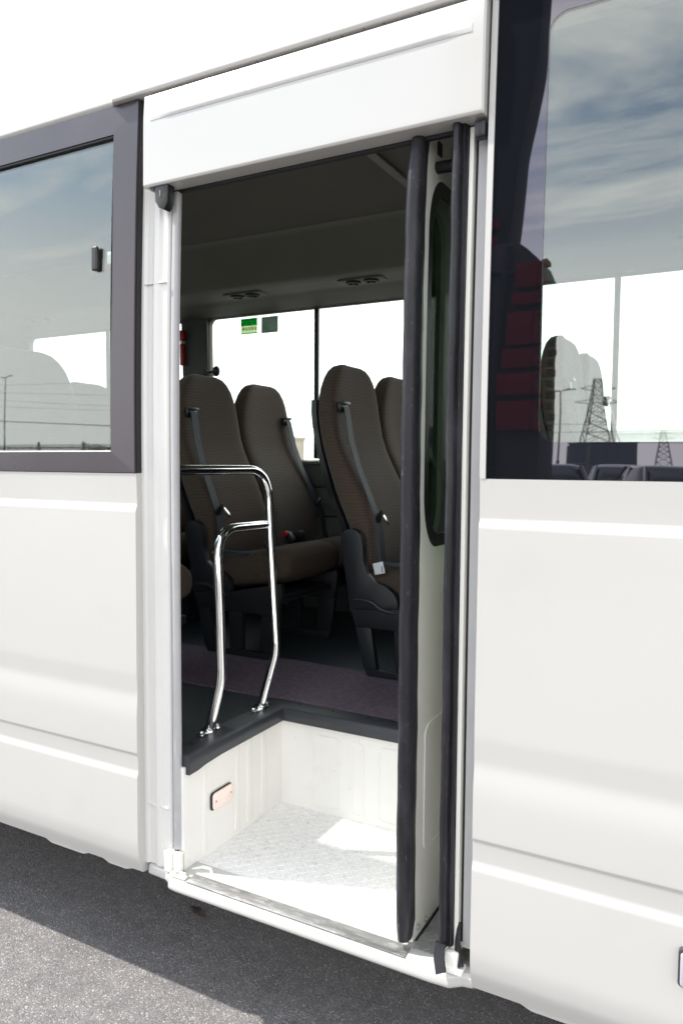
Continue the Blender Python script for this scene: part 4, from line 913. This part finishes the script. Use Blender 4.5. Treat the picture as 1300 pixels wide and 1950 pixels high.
# blue grey sheet wall and gate frame
w_ = thing('sheet_wall', 'low blue grey sheet wall mirrored beneath the pylon', 'wall', (-4.3, -25, 0))
mb = MB(); mb.box(-1.15, 1.1, -0.05, 0.05, 0, 2.36)
for k in range(8, 18): mb.box(-2.55+0.2*k, -2.49+0.2*k, 0.05, 0.07, 0.02, 2.34)
mb.build('panel', 'bluepanel', w_)
mb = MB(); mb.box(-1.2, 1.15, -0.08, 0.08, 2.36, 2.41); mb.build('capping', 'galv', w_)
w2 = thing('goal_frame', 'dark pipe frame standing in front of the mirrored sheet wall', 'pipe frame', (-4.55, -22, 0))
mb = MB(); mb.tube([(-0.3, 0, 0), (-0.3, 0, 2.18), (0.3, 0, 2.18), (0.3, 0, 0)], 0.05, 8); mb.tube([(-0.35, 0, 1.5), (0.35, 0, 1.5)], 0.03, 8); mb.build('tube_frame', 'galv', w2)

# sign tower with stacked red letters, dark leaning pylon beside it
t = thing('sign_tower', 'dark grey tower with stacked red box letters mirrored at the front glass edge', 'sign tower', (0, -9, 0))
mb = MB(); prof_ = [(-3.75, 0), (-2.57, 0), (-2.60, 3.7), (-2.61, 4.60), (-2.72, 4.88), (-2.87, 5.06), (-3.03, 5.22), (-3.15, 5.23), (-3.75, 5.2)]
mb.prism(prof_, 'y', -1.0, -0.15, 0.02); mb.build('tower_body', 'totem', t)
mb = MB(); mb.tube([(-3.24, -0.05, 0), (-3.22, -0.05, 2.2), (-3.10, -0.05, 5.1)], 0.06, 8); mb.tube([(-3.7, -0.05, 1.66), (-3.15, -0.05, 1.62)], 0.05, 8); mb.tube([(-3.5, -0.05, 4.75), (-2.99, -0.05, 4.65)], 0.05, 8); mb.build('bracing', 'totem2', t)
L_ = [(-2.95, -2.50, 4.36, 4.76), (-2.98, -2.53, 4.09, 4.28), (-3.02, -2.54, 3.44, 3.98), (-3.06, -2.52, 3.06, 3.38), (-3.12, -2.50, 2.61, 2.98), (-3.11, -2.50, 2.06, 2.52)]
for k, (xa, xb, za, zb) in enumerate(L_):
    mb = MB(); mb.box(xa, xb-0.14, -0.15, 0.10, za, zb, 0.02); mb.box(xb-0.135, xb-0.095, -0.15, 0.10, za+0.02, zb-0.02); mb.box(xb-0.094, xb-0.02, -0.15, 0.10, za, za+0.07); mb.box(xb-0.094, xb-0.02, -0.15, 0.10, zb-0.07, zb)
    mb.build('letter', 'signred', t)
mb = MB()
for k in range(10): z = 2.05+0.175*k; mb.box(-2.555, -2.47+0.02*(k % 2), -0.40, -0.30, z, z+0.12, 0.01)
mb.build('small_lettering', 'totem', t)
d = thing('dark_pylon', 'near black curved advertising pylon mirrored along the left edge of the front glass', 'pylon', (0, -9.2, 0))
mb = MB(); cp_ = [(-4.2, 0), (-3.30, 0), (-3.24, 4.5), (-3.22, 5.3), (-3.19, 5.9), (-3.15, 6.97), (-3.04, 7.7), (-2.92, 8.6), (-2.93, 9.6), (-2.96, 12), (-4.2, 12)]
mb.prism([(p.x, p.y) for p in fillet(cp_, 0.3, 4)], 'y', -0.8, -0.2 + 0.0, 0.02); mb.build('pylon_body', 'totem2', d)
for za, zb in ((5.53, 5.70), (5.18, 5.40)): mb = MB(); mb.box(-3.56, -3.35, -0.2, -0.05, za, zb, 0.02); mb.build('red_panel', 'signred', d)

# parked cars
def make_car(mat, label, loc, rz):
    t = thing('parked_car', label, 'car', loc, rz, 'parked cars mirrored along the bottom of the front glass')
    Lh, Wh = 2.2, 0.9
    rings = []
    for x, zt, wv, zb in ((-2.2, 0.62, 0.70, 0.35), (-2.1, 0.80, 0.80, 0.25), (-1.6, 0.93, 0.88, 0.20), (-0.9, 1.0, 0.90, 0.20), (0, 1.0, 0.90, 0.20), (0.9, 0.99, 0.90, 0.20), (1.6, 0.95, 0.88, 0.20), (2.08, 0.85, 0.80, 0.25), (2.2, 0.70, 0.72, 0.35)):
        rings.append([(x, p[0], p[1]) for p in superellipse(0, wv, (zt+zb)/2, (zt-zb)/2, 24, 4)])
    mb = MB(); mb.loft(rings, True); mb.build('body', mat, t, smooth=50)
    rings = []
    for z, xa, xb, wv in ((0.96, -1.35, 1.75, 0.82), (1.15, -1.02, 1.60, 0.77), (1.35, -0.66, 1.38, 0.69), (1.42, -0.5, 1.25, 0.64)):
        rings.append([(p[0], p[1], z) for p in superellipse((xa+xb)/2, (xb-xa)/2, 0, wv, 28, 5)])
    mb = MB(); mb.loft(rings, True); mb.build('cabin_glass', 'carglass', t, smooth=50)
    mb = MB(); rings = []
    for z, xa, xb, wv in ((1.405, -0.52, 1.28, 0.655), (1.44, -0.47, 1.22, 0.63), (1.475, -0.3, 1.05, 0.52), (1.485, 0.0, 0.8, 0.3)):
        rings.append([(p[0], p[1], z) for p in superellipse((xa+xb)/2, (xb-xa)/2, 0, wv, 28, 5)])
    mb.loft(rings, True); mb.build('roof', mat, t, smooth=50)
    for s_ in (-1, 1):
        mb = MB(); mb.tube([(-1.36, s_*0.72, 0.97), (-0.55, s_*0.62, 1.42)], 0.035, 6); mb.tube([(0.25, s_*0.79, 0.99), (0.22, s_*0.66, 1.42)], 0.035, 6); mb.tube([(1.74, s_*0.70, 0.97), (1.28, s_*0.60, 1.42)], 0.05, 6); mb.build('pillar', mat, t)
        mb = MB(); mb.box(-0.95, -0.80, s_*0.93-0.08, s_*0.93+0.08, 0.98, 1.10, 0.03); mb.build('mirror', mat, t)
        mb = MB(); mb.box(-2.16, -2.02, s_*0.6-0.15, s_*0.6+0.15, 0.62, 0.74, 0.03); mb.build('headlight', 'lampgrey', t)
    for x in (-1.35, 1.35):
        for s_ in (-1, 1):
            mb = MB(); mb.cyl((x, s_*0.70, 0.32), (x, s_*0.91, 0.32), 0.32, 24); wh = mb.build('wheel', 'tyre', t)
            mb = MB(); mb.cyl((x, s_*0.911, 0.32), (x, s_*0.925, 0.32), 0.20, 16); mb.build('rim', 'rim', wh)
    return t
cars = [('carpaint_dark', (-3.9, -15, 0.03), 1.25, 'dark blue parked car mirrored at the left below the pylon'), ('carpaint_black', (-1.5, -15, 0.03), 1.25, 'black parked car mirrored at the right bottom edge of the front glass'),
        ('carpaint_silver', (-2.8, -18.5, -0.05), 1.4, 'silver parked car glimpsed between the two dark mirrored cars'), ('carpaint_black', (0.9, -15.5, 0), 1.25, 'black parked car last in the row beyond the edge of the glass')]
for mt_, loc, rz, lab in cars:
    c = make_car(mt_, lab, (loc[0], loc[1], 0), rz)

# ================================================================== far side of the bus: pale buildings
def building(x, y, w_, d_, h, mat, label, nw, ns_):
    t = thing('building', label, 'building', (x, y, 0), 0, 'pale buildings beyond the bus')
    mb = MB(); mb.box(-w_/2, w_/2, -d_/2, d_/2, 0, h); mb.build('wall', mat, t, smooth=0)
    mb = MB(); mb.box(-w_/2-0.2, w_/2+0.2, -d_/2-0.2, d_/2+0.2, h, h+0.4); mb.build('roof', mat, t, smooth=0)
    for i in range(nw):
        for j in range(ns_):
            xx_ = -w_/2+w_*(i+0.5)/nw; z = 1+3*j; mb = MB(); mb.box(xx_-0.7, xx_+0.7, -d_/2-0.05, -d_/2-0.003, z, z+1.4); mb.build('window', 'window', t, smooth=0)
building(-64, 92, 10, 8, 5.0, 'housewall2', 'low sand coloured building seen through the far window beside the aisle seat', 4, 1)
building(-90, 110, 14, 8, 7, 'housewall', 'pale block seen through the far window between the seats', 5, 2)
building(-14, 95, 16, 8, 5.2, 'housewall', 'low pale building seen blurred through the front side glass', 5, 1)
building(-36, 98, 12, 8, 6.2, 'housewall', 'two storey pale building at the left of the front side glass', 4, 2)
